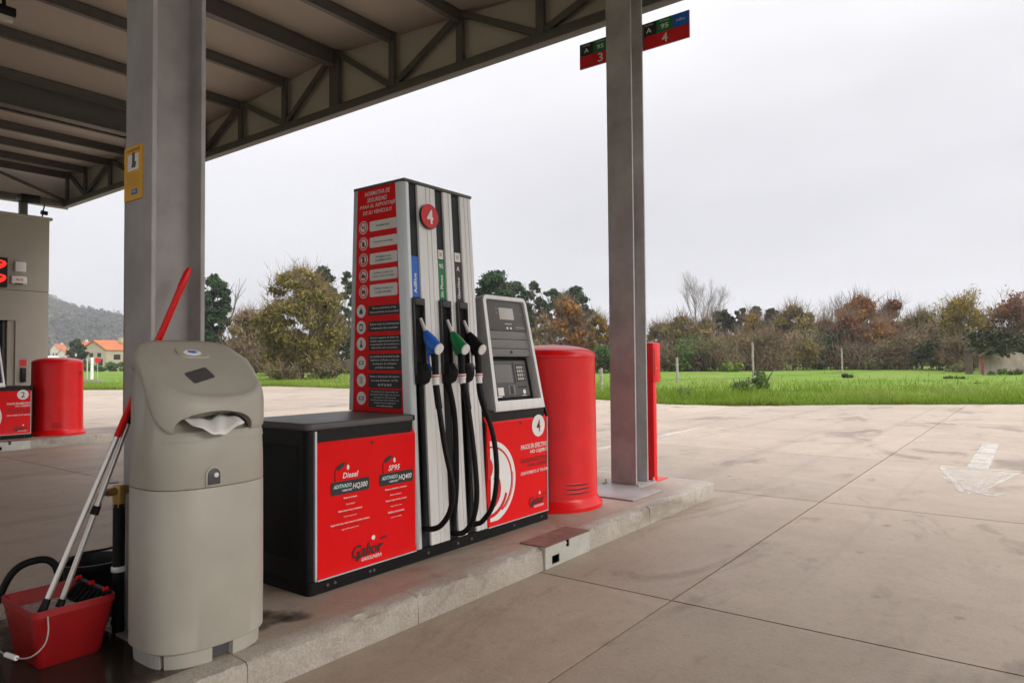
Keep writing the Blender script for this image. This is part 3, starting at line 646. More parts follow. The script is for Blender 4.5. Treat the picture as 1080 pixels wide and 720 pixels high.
    for i, (zc, z0, z1, ls) in enumerate(dk):
        fl2(circ(3.617, zc, .044, 24, .044), M['offwhite'], 'pictogram_disc')
        ic = [[(-.014,-.02),(.014,-.02),(.018,-.004),(.0,.024),(-.018,-.004)], [(-.016,-.024),(.014,-.024),(.02,.016),(.006,.024),(-.016,.024)], [(-.018,-.024),(.018,-.024),(.006,.0),(.006,.024),(-.006,.024),(-.006,.0)],
              [(-.024,-.012),(.024,-.012),(.024,.012),(-.024,.012)], [(-.016,-.024),(.016,-.024),(.016,.024),(-.016,.024)], [(-.024,-.012),(.024,-.012),(.024,.012),(-.024,.012)]][i]
        fl2([(3.617-a, zc+b) for a, b in ic][::-1], M['print_green'] if i != 4 else M['lcd'], 'pictogram', .0004, .0013)
        if i in (1, 3, 5): fl2([(3.617-a*.62, zc+b*.55) for a, b in ic][::-1], M['offwhite'], 'pictogram', .0004, .0018)
        fl2(rrect(3.234, 3.546, z0+.001, z1-.001, .010, 4), M['print_black'], 'notice_plate')
        n = len(ls); pitch = min(.026, (z1-z0-.012)/n)
        for j, l in enumerate(ls): t2(l, 3.39, (z0+z1)/2 + ((n-1)/2-j)*pitch, .275*len(l)/max(map(len, ls)), pitch*.62, M['offwhite'], .012, dx=.0013)
    # grade labels in the black channels
    for ch, (x0, x1, m_) in enumerate(((3.156, 3.233, 'blue'), (3.421, 3.495, 'green'), (3.595, 3.679, 'grey_strip'))):
        part('grade_label', slab(x0, x1, -.004, .009, 1.80, 2.065), M[m_], tw)
        xc = (x0+x1)/2; zc = 1.91; yy = yf(zc)+.026
        s = ('AdBlue', 'Sin Plomo', 'Gasóleo')[ch]
        up = Vector((0, yf(2.0)-yf(1.8), .2)).normalized()
        text(s, (q(xc, zc), yf(zc)+.0035, zc-.02), up, (-1,0,0), M['white'], tw, w=.15 if ch else .13, h=.026, bold=.02, depth=.001)
        if ch: 
            text(('', '95', 'A')[ch], (q(xc, 2.025), yf(2.025)+.0035, 2.025), XD, up, M['white'], tw, h=.032, w=.04 if ch == 1 else .03, bold=.02)
            part('price_sticker', slab(x0+.012, x1-.01, -.002, .009, 2.072, 2.135), M['offwhite'], tw)
            flat([(q(xc-.012,2.1), 2.09),(q(xc+.012,2.1), 2.09),(q(xc+.012,2.1), 2.118),(q(xc-.012,2.1), 2.118)], yf(2.1)+.0012, M['lcd'], tw, 'sticker_mark')
    # number badge
    zb_ = 2.338; bx = 3.318; yy = yf(zb_)-.014
    up = Vector((0, yf(2.4)-yf(2.2), .2)).normalized()
    bd = part('number_badge', MB().prism(circ(0, 0, .083, 32), (bx, yy, zb_), XD, up, .012), M['print_black'], tw)
    part('badge_face', MB().prism(circ(0, .003, .081, 32), (bx, yy-.0125, zb_), XD, up, .002), M['print_red'], tw)
    text(num, (bx, yy-.0147, zb_), XD, up, M['white'], tw, h=.095, w=.058, bold=.03, name='pump_number')
    # ---- nozzle holsters, nozzles, hoses
    for ch, (xc, cm) in enumerate(((3.192, 'blue'), (3.455, 'green'), (3.632, 'black_m'))):
        xq = q(xc, 1.55); y15 = yf(1.55)
        def hz(z): return yf(z)
        # holster housing: frame with open recess, rounded foot
        mb = MB(); w = .052
        for a, b in ((-w, -w+.012), (w-.012, w)):
            mb.obox((xq+a, hz(1.30)-.03, 1.30), (b-a, 0, 0), (0, .037, 0), (0, yf(1.79)-yf(1.30), .49))
        mb.obox((xq-w+.012, hz(1.745)-.034, 1.745), (2*w-.024, 0, 0), (0, .041, 0), (0, .002, .045))
        hs = part('holster', mb, M['grey_strip'], e, bevel=.004)
        part('holster_recess', MB().obox((xq-w+.0125, hz(1.28)-.004, 1.28), (2*w-.025, 0, 0), (0, .011, 0), (0, yf(1.744)-yf(1.28), .464)), M['black_m'], hs)
        # rounded boot at the foot
        pts = [(-.022, 1.235), (-.055, 1.25), (-.075, 1.29), (-.075, 1.335), (-.05, 1.37), (-.03, 1.375), (.03, 1.375), (.03, 1.235)]
        part('boot', MB().prism([(p[0], p[1]) for p in pts][::-1], (xq-.046, hz(1.3), 0), (0,1,0), (0,0,1), .092), M['black_m'], hs, bevel=.012, seg=3)
        # nozzle: spout leaning into the recess, sloping body, disc, grip
        P = lambda y, z, dx=0: Vector((xq+.01+dx, y, z))
        nb = MB(); body = [P(3.112, 1.575), P(3.095, 1.545), P(3.07, 1.515), P(3.045, 1.485), P(3.02, 1.47), P(3.0, 1.462)]
        nb.tube(body, [.018, .032, .041, .045, .043, .038], 14)
        nb.tube([P(3.075, 1.53), P(3.055, 1.46), P(3.045, 1.43)], [.036, .038, .03], 12)
        noz = part('nozzle', nb, M[cm], e, smooth=50)
        part('end_cap', MB().tube([P(3.0, 1.462), P(2.992, 1.4585)], [.037, .035], 20), M['white'], noz)
        part('spout', MB().tube([P(3.158, 1.66), P(3.135, 1.615), P(3.112, 1.575)], [.0105, .0125, .0145], 10), M['silver'], noz, smooth=50)
        part('grip', MB().tube(crom([P(3.042, 1.45), P(3.034, 1.40), P(3.03, 1.335), P(3.028, 1.30)], 4), [.024]*3+[.0235]*4+[.0225]*6, 12), M['black_m'], noz, smooth=50)
        part('trigger', MB().tube(crom([P(3.088, 1.49), P(3.092, 1.43), P(3.085, 1.37), P(3.06, 1.335), P(3.04, 1.33)], 4), .0075, 8), M['silver' if ch else 'blue'], noz, smooth=50)
        part('guard_plate', MB().box(xq+.004, xq+.016, 3.082, 3.089, 1.37, 1.44), M['blue'] if ch == 0 else M['offwhite'], noz)
        part('swivel', MB().tube([P(3.028, 1.30), P(3.027, 1.275), P(3.0265, 1.274), P(3.026, 1.236)], [.026, .026, .022, .022], 14), M['white'], noz, smooth=40)
        part('swivel_label', MB().tube([P(3.0279, 1.292), P(3.0273, 1.284)], .0263, 14), M['print_red'], noz)
        hp = [[(3.2,3.026,1.24),(3.2,3.012,1.16),(3.2,2.955,.86),(3.21,2.90,.62),(3.21,2.918,.47),(3.2,2.985,.37),(3.19,3.06,.335),(3.185,3.14,.335)],
              [(3.46,3.026,1.24),(3.46,2.99,1.14),(3.46,2.945,.84),(3.46,2.915,.54),(3.46,2.95,.36),(3.455,3.03,.265),(3.45,3.14,.25)],
              [(3.64,3.026,1.24),(3.64,3.005,1.13),(3.65,2.93,.89),(3.655,2.905,.64),(3.65,2.935,.43),(3.64,3.01,.315),(3.63,3.06,.285),(3.625,3.14,.275)]][ch]
        hp[0] = tuple(P(3.026, 1.24)); hp[1] = (xq+.01, hp[1][1], hp[1][2])
        cr_ = crom(hp, 7); part('hose', MB().tube(cr_, [.0175]*len(cr_), 12), M['black_m'], e, smooth=60)
        part('hose_sleeve', MB().tube(cr_[1:10], [.022]*9, 12), M['black_m'], e, smooth=60)
        if ch != 1: part('hose', MB().tube(crom([(q(xc,.4)+.0, 3.14, .26), (q(xc,.4), 3.125, .6), (q(xc,1)+.0, 3.15, 1.1), (q(xc,1.2), 3.16, 1.25)], 6), .017, 10), M['black_m'], e, smooth=60)
        else: part('hose', MB().tube(crom([(q(xc,.4)+.01, 3.14, .25), (q(xc,.4)+.014, 3.10, .55), (q(xc,1)+.01, 3.10, 1.0), (q(xc,1.2), 3.15, 1.25)], 6), .019, 10), M['black_m'], e, smooth=60)

    # ---- leaning payment head over the right cabinet
    zb0, zt0 = 1.02, 1.87
    yh = lambda z: 3.098 + (z-zb0)*.158
    xa = lambda z: 3.885 + (z-zb0)*.018; xb = lambda z: 4.497 - (z-zb0)*.08
    mb = MB(); vs_ = []
    for z in (zb0, zt0-.012): vs_ += [(xa(z)+.004, yh(z)+.10, z), (xb(z)-.004, yh(z)+.10, z), (xb(z)-.004, 3.72-(z-1)*.05, z), (xa(z)+.004, 3.72-(z-1)*.05, z)]
    mb.add(vs_, [(0,3,2,1),(4,5,6,7),(0,1,5,4),(1,2,6,5),(2,3,7,6),(3,0,4,7)]); hd = part('payment_head', mb, M['black'], e, bevel=.01)
    up = Vector((0, .158, 1)).normalized(); ln = (zt0-zb0)/up.z; o = Vector((0, yh(zb0), zb0)); nrm = Vector((1,0,0)).cross(up)
    def hx(f, t): z = zb0+t*up.z; return xa(z)+(xb(z)-xa(z))*f
    def hp_(x, t, out=0): return Vector((x, 0, 0)) + o + up*t + nrm*out
    # silver surround: outer rounded outline bridged to the inner opening
    def outline(inset_l, inset_r, b_, t_, r):
        base = rrect(0, 1, b_, ln-t_, r, 5); res = []
        for f, t in rrect(-.0, 1.0, 0, 1, .0001, 5): pass
        pts = []
        for cxs, cyt, a in ((1, 0, -90), (1, 1, 0), (0, 1, 90), (0, 0, 180)):
            rr = r if cyt else .004
            for i in range(6):
                th = rad(a+90*i/5); t = (ln-t_-rr if cyt else b_+rr) + rr*math.sin(th)
                xx = (hx(1, t)-inset_r-rr if cxs else hx(0, t)+inset_l+rr) + rr*math.cos(th); pts.append((xx, t))
        return pts
    oo = outline(0, 0, 0, 0, .045); ii = outline(.034, .03, .075, .03, .02); k = len(oo)
    vs_ = [hp_(x, t, .0) for x, t in oo] + [hp_(x, t, .012) for x, t in oo] + [hp_(x, t, .012) for x, t in ii] + [hp_(x, t, -.06) for x, t in ii] + [hp_(x, t, -.10) for x, t in oo]
    fs = [(i, (i+1) % k, k+(i+1) % k, k+i) for i in range(k)] + [(k+i, k+(i+1) % k, 2*k+(i+1) % k, 2*k+i) for i in range(k)] + [(2*k+i, 2*k+(i+1) % k, 3*k+(i+1) % k, 3*k+i) for i in range(k)] + [(4*k+i, 4*k+(i+1) % k, (i+1) % k, i) for i in range(k)]
    part('surround', MB().add(vs_, fs), M['silver'], e, bevel=.003)
    def plate(name, f0, f1, t0, t1, out, m_, par, th=.02, bev=.003, x0=None, x1=None):
        mb = MB(); vs_ = []
        iw = lambda f, t: hx(0,t)+.035 + (hx(1,t)-.03-hx(0,t)-.036)*f
        for d in (out-th, out): vs_ += [hp_(iw(f0,t0), t0, d), hp_(iw(f1,t0), t0, d), hp_(iw(f1,t1), t1, d), hp_(iw(f0,t1), t1, d)]
        mb.add(vs_, [(0,3,2,1),(4,5,6,7),(0,1,5,4),(1,2,6,5),(2,3,7,6),(3,0,4,7)]); return part(name, mb, m_, par, bevel=bev)
    part_ = plate('display_bezel', 0, 1, .60, ln-.032, -.006, M['grey_panel'], e, .05)
    plate('lcd_display', .33, .70, .685, .775, -.0045, M['lcd'], part_, .006, .001)
    for f, t in ((.24,.765),(.24,.735),(.87,.735)): plate('indicator', f, f+.06, t-.006, t+.006, -.0052, M['grey_panel_lt'], part_, .004, 0)
    plate('bezel_print', .44, .62, .648, .656, -.0052, M['lcd'], part_, .003, 0)
    for f in (.47, .56): plate('bezel_mark', f, f+.04, .612, .628, -.0052, M['white'], part_, .003, 0)
    plate('bezel_print', .70, .95, .618, .636, -.0052, M['grey_panel_lt'], part_, .003, 0)
    plate('head_panel', 0, 1, .535, .597, -.009, M['grey_panel_lt'], e, .05)
    plate('head_panel', 0, 1, .465, .532, -.009, M['grey_panel_lt'], e, .05)
    kp_ = plate('head_panel', 0, .97, .405, .462, -.011, M['grey_panel_lt'], e, .05)
    part('lock', MB().obox(hp_(4.175, .426, -.0105), (.022,0,0), up*.022, nrm*.004), M['print_black'], e, bevel=.002)
    cav = plate('terminal_recess', 0, 1, .076, .402, -.058, M['black'], e, .02)
    tm = plate('terminal', .09, .86, .10, .375, -.03, M['grey_panel'], e, .03, .006)
    plate('terminal_screen', .11, .50, .21, .345, -.0285, M['grey_panel_lt'], tm, .004, .001)
    plate('card_slot', .53, .56, .20, .36, -.0285, M['print_black'], tm, .004, 0)
    kpd = plate('keypad', .60, .82, .215, .345, -.0275, M['print_black'], tm, .006, .001)
    for r in range(4):
        for c in range(4):
            plate('key', .615+c*.05, .615+c*.05+.036, .225+r*.029, .225+r*.029+.02, -.0255, M['lcd' if c < 3 else 'grey_panel_lt'], kpd, .005, .001)
    plate('receipt_slot', .12, .25, .115, .175, -.0275, M['offwhite'], tm, .006, .002)
    cs = plate('card_reader', .36, .52, .115, .19, -.0275, M['grey_panel_lt'], tm, .006, .002); plate('card_mouth', .40, .47, .12, .185, -.0265, M['print_black'], cs, .006, 0)
    plate('contactless_pad', .60, .80, .165, .178, -.0275, M['print_black'], tm, .005, 0)
    pd = MB().prism(circ(0, 0, .018, 16), hp_(hx(.70, .14), .135, -.0295), XD, up, .004); part('contactless_mark', pd, M['white'], tm)
    plate('terminal_print', .66, .76, .103, .111, -.028, M['lcd'], tm, .004, 0); plate('terminal_print', .10, .2, .103, .111, -.028, M['white'], tm, .004, 0)
    return e
disp = tag(build_dispenser('4'), 'tall red and silver fuel pump numbered 4 with three hanging nozzles', 'fuel pump', 'fuel pumps')
d2 = copy_tree(disp, None, skip=[o for o in disp.children_recursive if o.name.startswith('pump_number')])
d2.location.y += DY
for o in d2.children:
    if o.name.split('.')[0] in ('payment_head', 'surround', 'display_bezel', 'head_panel', 'lock', 'terminal_recess', 'terminal'): o.location.x -= .33
tag(d2, 'red and black fuel pump numbered 2 standing before the shop wall', 'fuel pump', 'fuel pumps')
for o in d2.children:
    if o.name.startswith('front_panel') and any(c.name.startswith('number_disc') for c in o.children):
        n2_ = text('2', (4.422, 3.1+.0025-.003, .884), XD, ZD, M['print_black'], o, h=.092, w=.06, bold=.01, name='pump_number')
        for v in n2_.data.vertices: v.co.y += DY
    if o.name.startswith('tower'):
        n3_ = text('2', (3.318, 3.18+DY, 2.338), XD, ZD, M['white'], o, h=.095, w=.06, bold=.03, name='pump_number')
# ================================================================== FORECOURT OBJECTS
# red round end guards
def end_guard(cx, cy, label, slits):
    e = empty('red_guard_drum', (cx, cy, KH), label, 'drum', 'red round guard drums at the pump ends')
    prof = [(.445, 0), (.445, .03), (.425, .05), (.412, .075), (.405, .085), (.402, .10), (.395, 1.26), (.397, 1.262), (.399, 1.275), (.395, 1.29), (.375, 1.315), (.33, 1.338), (.26, 1.356), (.17, 1.368), (.08, 1.374), (.01, 1.376)]
    part('drum_shell', MB().lathe(prof, (cx, cy, KH), 72), M['red_gloss'], e, smooth=32)
    for a0, a1, zs in slits:
        for z in zs:
            n = 10; mb = MB(); vs_ = []
            for i in range(n+1):
                a = rad(a0+(a1-a0)*i/n); hz_ = .006*math.sin(math.pi*(i+.4)/(n+.8))
                for r, dz in ((.402, -hz_), (.404, -hz_), (.404, hz_), (.402, hz_)):
                    vs_.append((cx+r*math.cos(a), cy+r*math.sin(a), z+dz))
            mb.add(vs_, [(4*i+j, 4*i+4+j, 4*i+4+(j+1) % 4, 4*i+(j+1) % 4) for i in range(n) for j in range(4)] + [(0,1,2,3), (4*n+3, 4*n+2, 4*n+1, 4*n)])
            part('vent_slit', mb, M['print_black'], e)
            mb2 = MB().tube([(cx+.404*math.cos(rad(a0+(a1-a0)*i/n)), cy+.404*math.sin(rad(a0+(a1-a0)*i/n)), z+.009) for i in range(n+1)], .004, 6); part('louvre', mb2, M['red_gloss'], e, smooth=60)
    return e
end_guard(5.06, 3.42, 'glossy red round drum with vent slits between pump 4 and the grey column', [(-128, -92, (.29, .325, .36))])
end_guard(5.06, 3.42+DY, 'red round drum beside pump 2 in front of the shop', [(-122, -100, (.29, .325, .36)), (-60, -38, (1.22, 1.25))])

# steel plate lying before the column
p = part('steel_cover_plate', MB().box(5.52, 6.125, 2.86, 3.46, KH+.001, KH+.014), M['steel'], None, bevel=.003)
tag(p, 'flat grey steel plate lying on the island before the column', 'steel plate')
# red stand behind the column
e = empty('red_service_stand', (6.66, 3.22, KH), 'slim red steel stand with a box on top behind the grey column', 'stand')
part('upright', MB().box(6.585, 6.66, 3.17, 3.27, KH+.006, 1.15), M['red_gloss'], e, bevel=.006)
part('stand_box', MB().box(6.583, 6.755, 3.165, 3.28, 1.151, 1.56), M['red_gloss'], e, bevel=.012)
part('foot_plate', MB().box(6.56, 6.83, 3.13, 3.3, KH+.0005, KH+.006), M['red_gloss'], e)
part('box_slot', MB().box(6.60, 6.615, 3.162, 3.1645, 1.22, 1.5), M['print_maroon'], e)
for z in (.35, .75, 1.3): part('rivet', MB().prism(circ(6.65, z, .006, 8), (0, 3.1685 if z < 1.15 else 3.1635, 0), XD, ZD, .003), M['silver'], e)

# lane signs behind the column
def lane_sign(ya, yb_, num, label):
    e = empty('lane_sign', (6.49, (ya+yb_)/2, 4.575), label, 'sign', 'lane number signs on the column'); x = 6.492; L_ = ya-yb_; w = L_/3
    part('board', MB().box(x+.003, x+.02, yb_, ya, 4.575, 4.848), M['steel_dk'], e)
    pl = part('number_field', MB().box(x, x+.0028, yb_, ya, 4.575, 4.708), M['print_red'], e)
    SX, SZ = (0,-1,0), (0,0,1)
    for i, (m_, big, sm) in enumerate((('print_black', 'A', 'Gasóleo'), ('green', '95', 'Sin Plomo'), ('blue', '', 'AdBlue'))):
        y1 = ya-i*w-.004; y0 = y1-w+.008
        f = part('fuel_field', MB().box(x, x+.0028, y0, y1, 4.714, 4.846), M[m_], e)
        if big: text(big, (x, (y0+y1)/2, 4.765), SX, SZ, M['offwhite'], f, h=.05, w=.06 if i == 0 else .085, bold=.02)
        text(sm, (x, (y0+y1)/2, 4.822 if big else 4.78), SX, SZ, M['offwhite'], f, w=.10, h=.018 if big else .028)
    text(num, (x, (ya+yb_)/2, 4.645), SX, SZ, M['offwhite'], pl, h=.095, w=.062, bold=.015)
    for y in (3.445 if num == '3' else 3.19,): part('bracket', MB().box(6.471, x+.002, y-.02, y+.02, 4.6, 4.82), M['steel_dk'], e)
    return e
lane_sign(3.95, 3.43, '3', 'red lane sign with number 3 on the side of the column')
lane_sign(3.205, 2.685, '4', 'red lane sign with number 4 and a blue field')

# yellow notice on the near column
e = empty('yellow_notice', (1.516, 3.37, 2.28), 'yellow notice with a camera picture stuck on the grey column', 'notice')
SXn = (0,-1,0)
part('sheet', MB().box(1.513, 1.5195, 3.285, 3.458, 2.15, 2.405), M['yellow'], e)
part('picture', MB().box(1.5118, 1.5128, 3.315, 3.42, 2.29, 2.365), M['white'], e)
mb = MB().box(1.5108, 1.5116, 3.35, 3.375, 2.335, 2.372); mb.prism([(-.022,-.018),(.016,-.022),(.024,.004),(-.012,.018)], (1.5116, 3.36, 2.322), SXn, (0,0,1), .0008); part('camera_picture', mb, M['grey_panel'], e)
part('logo_patch', MB().box(1.5118, 1.5128, 3.325, 3.385, 2.175, 2.2), M['blue'], e)
text('AVISO', (1.5117, 3.355, 2.188), SXn, (0,0,1), M['white'], e, w=.045, h=.012)
text('ZONA VIDEOVIGILADA', (1.5128, 3.37, 2.385), SXn, (0,0,1), M['print_black'], e, w=.14, h=.012)
for i in range(5): text('LEY ORGANICA DE PROTECCION DE DATOS'[i:i+26], (1.5128, 3.37, 2.272-.014*i), SXn, (0,0,1), M['brass'], e, w=.12, h=.006)

# ---- beige service bin (windscreen towels and litter)
def service_bin():
    C = Vector((1.627, 2.957, KH)); A, Bv = .260, .203; N = 72; ex = 2/2.55
    e = empty('service_bin', tuple(C), 'rounded beige plastic service bin with a paper towel in its slot', 'bin')
    def sup(th, k=1.0):
        c, s = math.cos(th), math.sin(th); ex = 2/4.2 if s > 0 else 2/2.55
        return (k*A*math.copysign(abs(c)**ex, c), k*Bv*math.copysign(abs(s)**ex, s))
    ths = [2*math.pi*i/N for i in range(N)]
    def sm(t): t = max(0, min(1, t)); return t*t*(3-2*t)
    def seam(s): return 1.105 + .265*sm((s+.72)/1.05)
    def loft(rows, capb=True, capt=True):
        mb = MB(); vs_ = []
        for row in rows: vs_ += row
        k = len(rows); fs = [(i*N+j, i*N+(j+1) % N, (i+1)*N+(j+1) % N, (i+1)*N+j) for i in range(k-1) for j in range(N)]
        if capb: fs.append(tuple(range(N))[::-1])
        if capt: fs.append(tuple(range((k-1)*N, k*N)))
        return mb.add(vs_, fs)
    def ringz(k, fz): return [(C.x+sup(t, k)[0], C.y+sup(t, k)[1], fz(sup(t)[1]/Bv)) for t in ths]
    # base ring of four feet
    for a0, a1 in ((-84, -36), (-30, 30), (36, 84), (96, 150), (156, 204), (210, 262), (-96, -90)):
        if a1-a0 < 10: continue
        n = 12; mb = MB(); vs_ = []
        for i in range(n+1):
            t = rad(a0+(a1-a0)*i/n)
            for k, z in ((.80, KH), (.92, KH), (.93, KH+.062), (.80, KH+.062)):
                x, y = sup(t, k); vs_.append((C.x+x, C.y+y, z))
        mb.add(vs_, [(4*i+j, 4*i+4+j, 4*i+4+(j+1) % 4, 4*i+(j+1) % 4) for i in range(n) for j in range(4)] + [(0,1,2,3), (4*n+3,4*n+2,4*n+1,4*n)])
        part('foot', mb, M['bin'], e, smooth=40)
    part('base_core', loft([ringz(.79, lambda s: KH+.004), ringz(.79, lambda s: KH+.07)]), M['bin_dk'], e)
    zse = .868
    part('lower_body', loft([ringz(.97, lambda s: KH+.062), ringz(.99, lambda s: KH+.068), ringz(.995, lambda s: KH+.3), ringz(.992, lambda s: zse-.006), ringz(.985, lambda s: zse-.003)]), M['bin'], e, smooth=35)
    part('upper_body', loft([ringz(.985, lambda s: zse), ringz(.992, lambda s: zse+.003), ringz(.985, lambda s: 1.0), ringz(.965, lambda s: seam(s)-.03), ringz(.93, lambda s: seam(s)-.008)]), M['bin'], e, smooth=35)
    # lid: sloping shield, rounded shoulder
    def top(s): return 1.366 + .122*s
    rows = [ringz(.955, lambda s: seam(s)-.012), ringz(.995, lambda s: seam(s)), ringz(1.0, lambda s: seam(s)+.012), ringz(1.0, lambda s: max(seam(s)+.03, top(s)-.085))]
    for i in range(1, 9):
        a = i/8*math.pi/2; k = 1.0-.15*(1-math.cos(a)); rows.append(ringz(k, lambda s, a=a: max(seam(s)+.035, top(s)-.085) + (top(s)-max(seam(s)+.035, top(s)-.085))*math.sin(a)))
    for k in (.75, .55, .33, .12): rows.append(ringz(k, lambda s, k=k: 1.366 + .122*s*(k/.85)*1.0 + .01*(1-(k/.85)**2)))
    lid = part('lid', loft(rows), M['bin'], e, smooth=50)
    # arch-shaped mouth cut out of the lid front, with recess behind
    def cutter(poly, y0, y1):
        me = bpy.data.meshes.new('c'); mb = MB().prism(poly, (0, y1, 0), XD, ZD, y1-y0); off = wloc(e)
        me.from_pydata([tuple(Vector(p)-off) for p in mb.v], [], mb.f); bmm = bmesh.new(); bmm.from_mesh(me); bmesh.ops.recalc_face_normals(bmm, faces=bmm.faces); bmm.to_mesh(me); bmm.free()
        o = bpy.data.objects.new('c', me); COL.objects.link(o); o.parent = e; return o
    cxm = 1.59
    arch = [(cxm-.165, 1.04)] + [(cxm+.165, 1.04)] + [(cxm+.165*math.cos(rad(t)), 1.108+.075*math.sin(rad(t))**.8) for t in range(10, 171, 10)]
    co = cutter(arch, 2.6, 2.86)
    md = lid.modifiers.new('b', 'BOOLEAN'); md.operation = 'DIFFERENCE'; md.object = co; md.solver = 'EXACT'
    dg = bpy.context.evaluated_depsgraph_get(); me2 = bpy.data.meshes.new_from_object(lid.evaluated_get(dg)); lid.modifiers.clear(); lid.data = me2
    me2.set_sharp_from_angle(angle=rad(50)); bpy.data.objects.remove(co)
    # sill band under the mouth and back of the recess
    mb = MB(); vs_ = []; n = 24
    for i in range(n+1):
        t = rad(-150+120*i/n)
        for k, z in ((.55, 1.07), (.985, 1.06), (.975, 1.085), (.93, 1.10), (.55, 1.10)):
            x, y = sup(t, k); vs_.append((C.x+x, C.y+y, z))
    mb.add(vs_, [(5*i+j, 5*i+5+j, 5*i+5+(j+1) % 5, 5*i+(j+1) % 5) for i in range(n) for j in range(5)] + [(0,1,2,3,4), (5*n+4,5*n+3,5*n+2,5*n+1,5*n)])
    part('mouth_sill', mb, M['bin'], e, smooth=50)
    part('mouth_back', MB().prism([(x, min(z, 1.18)) for x, z in arch], (0, 2.862, 0), XD, ZD, -.01), M['bin_dk'], e)
    # crumpled towel hanging from the mouth
    mb = MB(); vs_ = []; n = 14
    for i in range(n+1):
        f = i/n; x = cxm-.015-.11+.22*f; dr = math.sin(math.pi*f)**.6
        z_t = 1.15+.008*math.sin(f*9); 
        for j in range(7):
            g_ = j/6; y = 2.85 - .135*g_ - .012*math.sin(f*11+g_*4)*g_; z = z_t - (.02+.04*dr)*g_**1.5 + .006*math.sin(f*17+j)
            vs_.append((x*(1-.05*g_)+cxm*.05*g_, y, z))
    mb.add(vs_, [(i*7+j, (i+1)*7+j, (i+1)*7+j+1, i*7+j+1) for i in range(n) for j in range(6)])
    tw = part('paper_towel', mb, M['paper'], None, smooth=80); tag(tw, 'crumpled white paper towel poking out of the bin slot', 'paper towel')
    md = tw.modifiers.new('s', 'SOLIDIFY'); md.thickness = .003
    # dark sticker and moulded recess on the sloping lid
    upv = Vector((0, Bv, .128*1.25)).normalized(); 
    def on(x, y): s = (y-C.y)/Bv; rr = min(1, math.hypot((x-C.x)/A, (y-C.y)/Bv)/.85); return 1.366+.122*s/.85 + .01*(1-rr*rr)
    def sticker(poly, m_, name, lift):
        vs_ = [(x, y, on(x, y)+lift) for x, y in poly]; k = len(poly); vs2 = [(x, y, on(x, y)-.004) for x, y in poly]
        return part(name, MB().add(vs_+vs2, [tuple(range(k))] + [(i, k+i, k+(i+1) % k, (i+1) % k) for i in range(k)]), m_, e)
    cs_, sn_ = math.cos(rad(16)), math.sin(rad(16))
    sticker([(1.585+a*cs_-b*sn_, 2.895+a*sn_+b*cs_) for a, b in rrect(-.058, .058, -.03, .03, .008, 2)], M['bin_dk'], 'dark_sticker', .003)
    sticker(rrect(1.555, 1.70, 3.0, 3.065, .03, 4), M['bin'], 'moulded_recess', .008)
    sticker(circ(1.62, 3.025, .04, 18, .018), M['paper'], 'recess_label', .0095)
    sticker([(1.60,3.027),(1.625,3.02),(1.645,3.025),(1.635,3.035),(1.605,3.037)], M['blue'], 'label_mark', .0105)
    # lock plate on the front
    yl = C.y - Bv*.992
    def fy(x): c = min(1, abs((x-C.x)/A)); return C.y - .993*Bv*(1-c**2.55)**(1/2.55)
    lk = [(1.571-.028, .878), (1.571+.028, .878)] + [(1.571+.028*math.cos(rad(t)), .918+.028*math.sin(rad(t))) for t in range(0, 181, 20)]
    o = part('lock_plate', MB().prism(lk, (0, fy(1.571)+.006, 0), XD, ZD, .012), M['bin_dk'], e, bevel=.003)
    lk2 = [(1.571-.036, .872), (1.571+.036, .872)] + [(1.571+.036*math.cos(rad(t)), .918+.036*math.sin(rad(t))) for t in range(0, 181, 20)]
    part('lock_rim', MB().prism(lk2, (0, fy(1.571)+.012, 0), XD, ZD, .015), M['bin'], e, bevel=.004)
    part('lock_barrel', MB().prism(circ(1.577, .918, .010, 14), (0, fy(1.571)-.006, 0), XD, ZD, .006), M['silver'], e)
    return e
service_bin()
# wet deck and deep shade round bucket and bin, painted as one dark sheet
wm = mat('wet_shade', (.035,.026,.02), .16, var=.3, scale=6, spec=.5); t = wm.node_tree; b_ = t.nodes['Principled BSDF']; g = t.nodes.new('ShaderNodeNewGeometry'); n_ = t.nodes.new('ShaderNodeTexNoise'); n_.inputs['Scale'].default_value = 3.2; n_.inputs['Detail'].default_value = 7
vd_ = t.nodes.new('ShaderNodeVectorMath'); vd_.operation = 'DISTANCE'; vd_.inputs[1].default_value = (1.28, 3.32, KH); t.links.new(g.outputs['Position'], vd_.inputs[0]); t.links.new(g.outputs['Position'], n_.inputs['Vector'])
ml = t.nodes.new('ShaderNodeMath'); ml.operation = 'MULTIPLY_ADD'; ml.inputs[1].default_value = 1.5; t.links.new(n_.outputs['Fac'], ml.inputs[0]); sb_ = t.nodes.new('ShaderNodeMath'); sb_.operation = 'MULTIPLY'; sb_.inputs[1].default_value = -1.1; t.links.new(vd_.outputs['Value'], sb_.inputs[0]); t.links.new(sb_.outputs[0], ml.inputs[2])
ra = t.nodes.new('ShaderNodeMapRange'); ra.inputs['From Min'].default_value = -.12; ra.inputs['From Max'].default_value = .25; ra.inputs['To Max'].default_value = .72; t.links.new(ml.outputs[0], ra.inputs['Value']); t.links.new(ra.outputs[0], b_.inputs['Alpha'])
tag(part('wet_shade_patch', MB().box(.90, 2.3, 2.78, 4.05, KH+.0002, KH+.0016), wm), 'wet-looking patch with painted shade on the island round the mop bucket', 'dark patch')

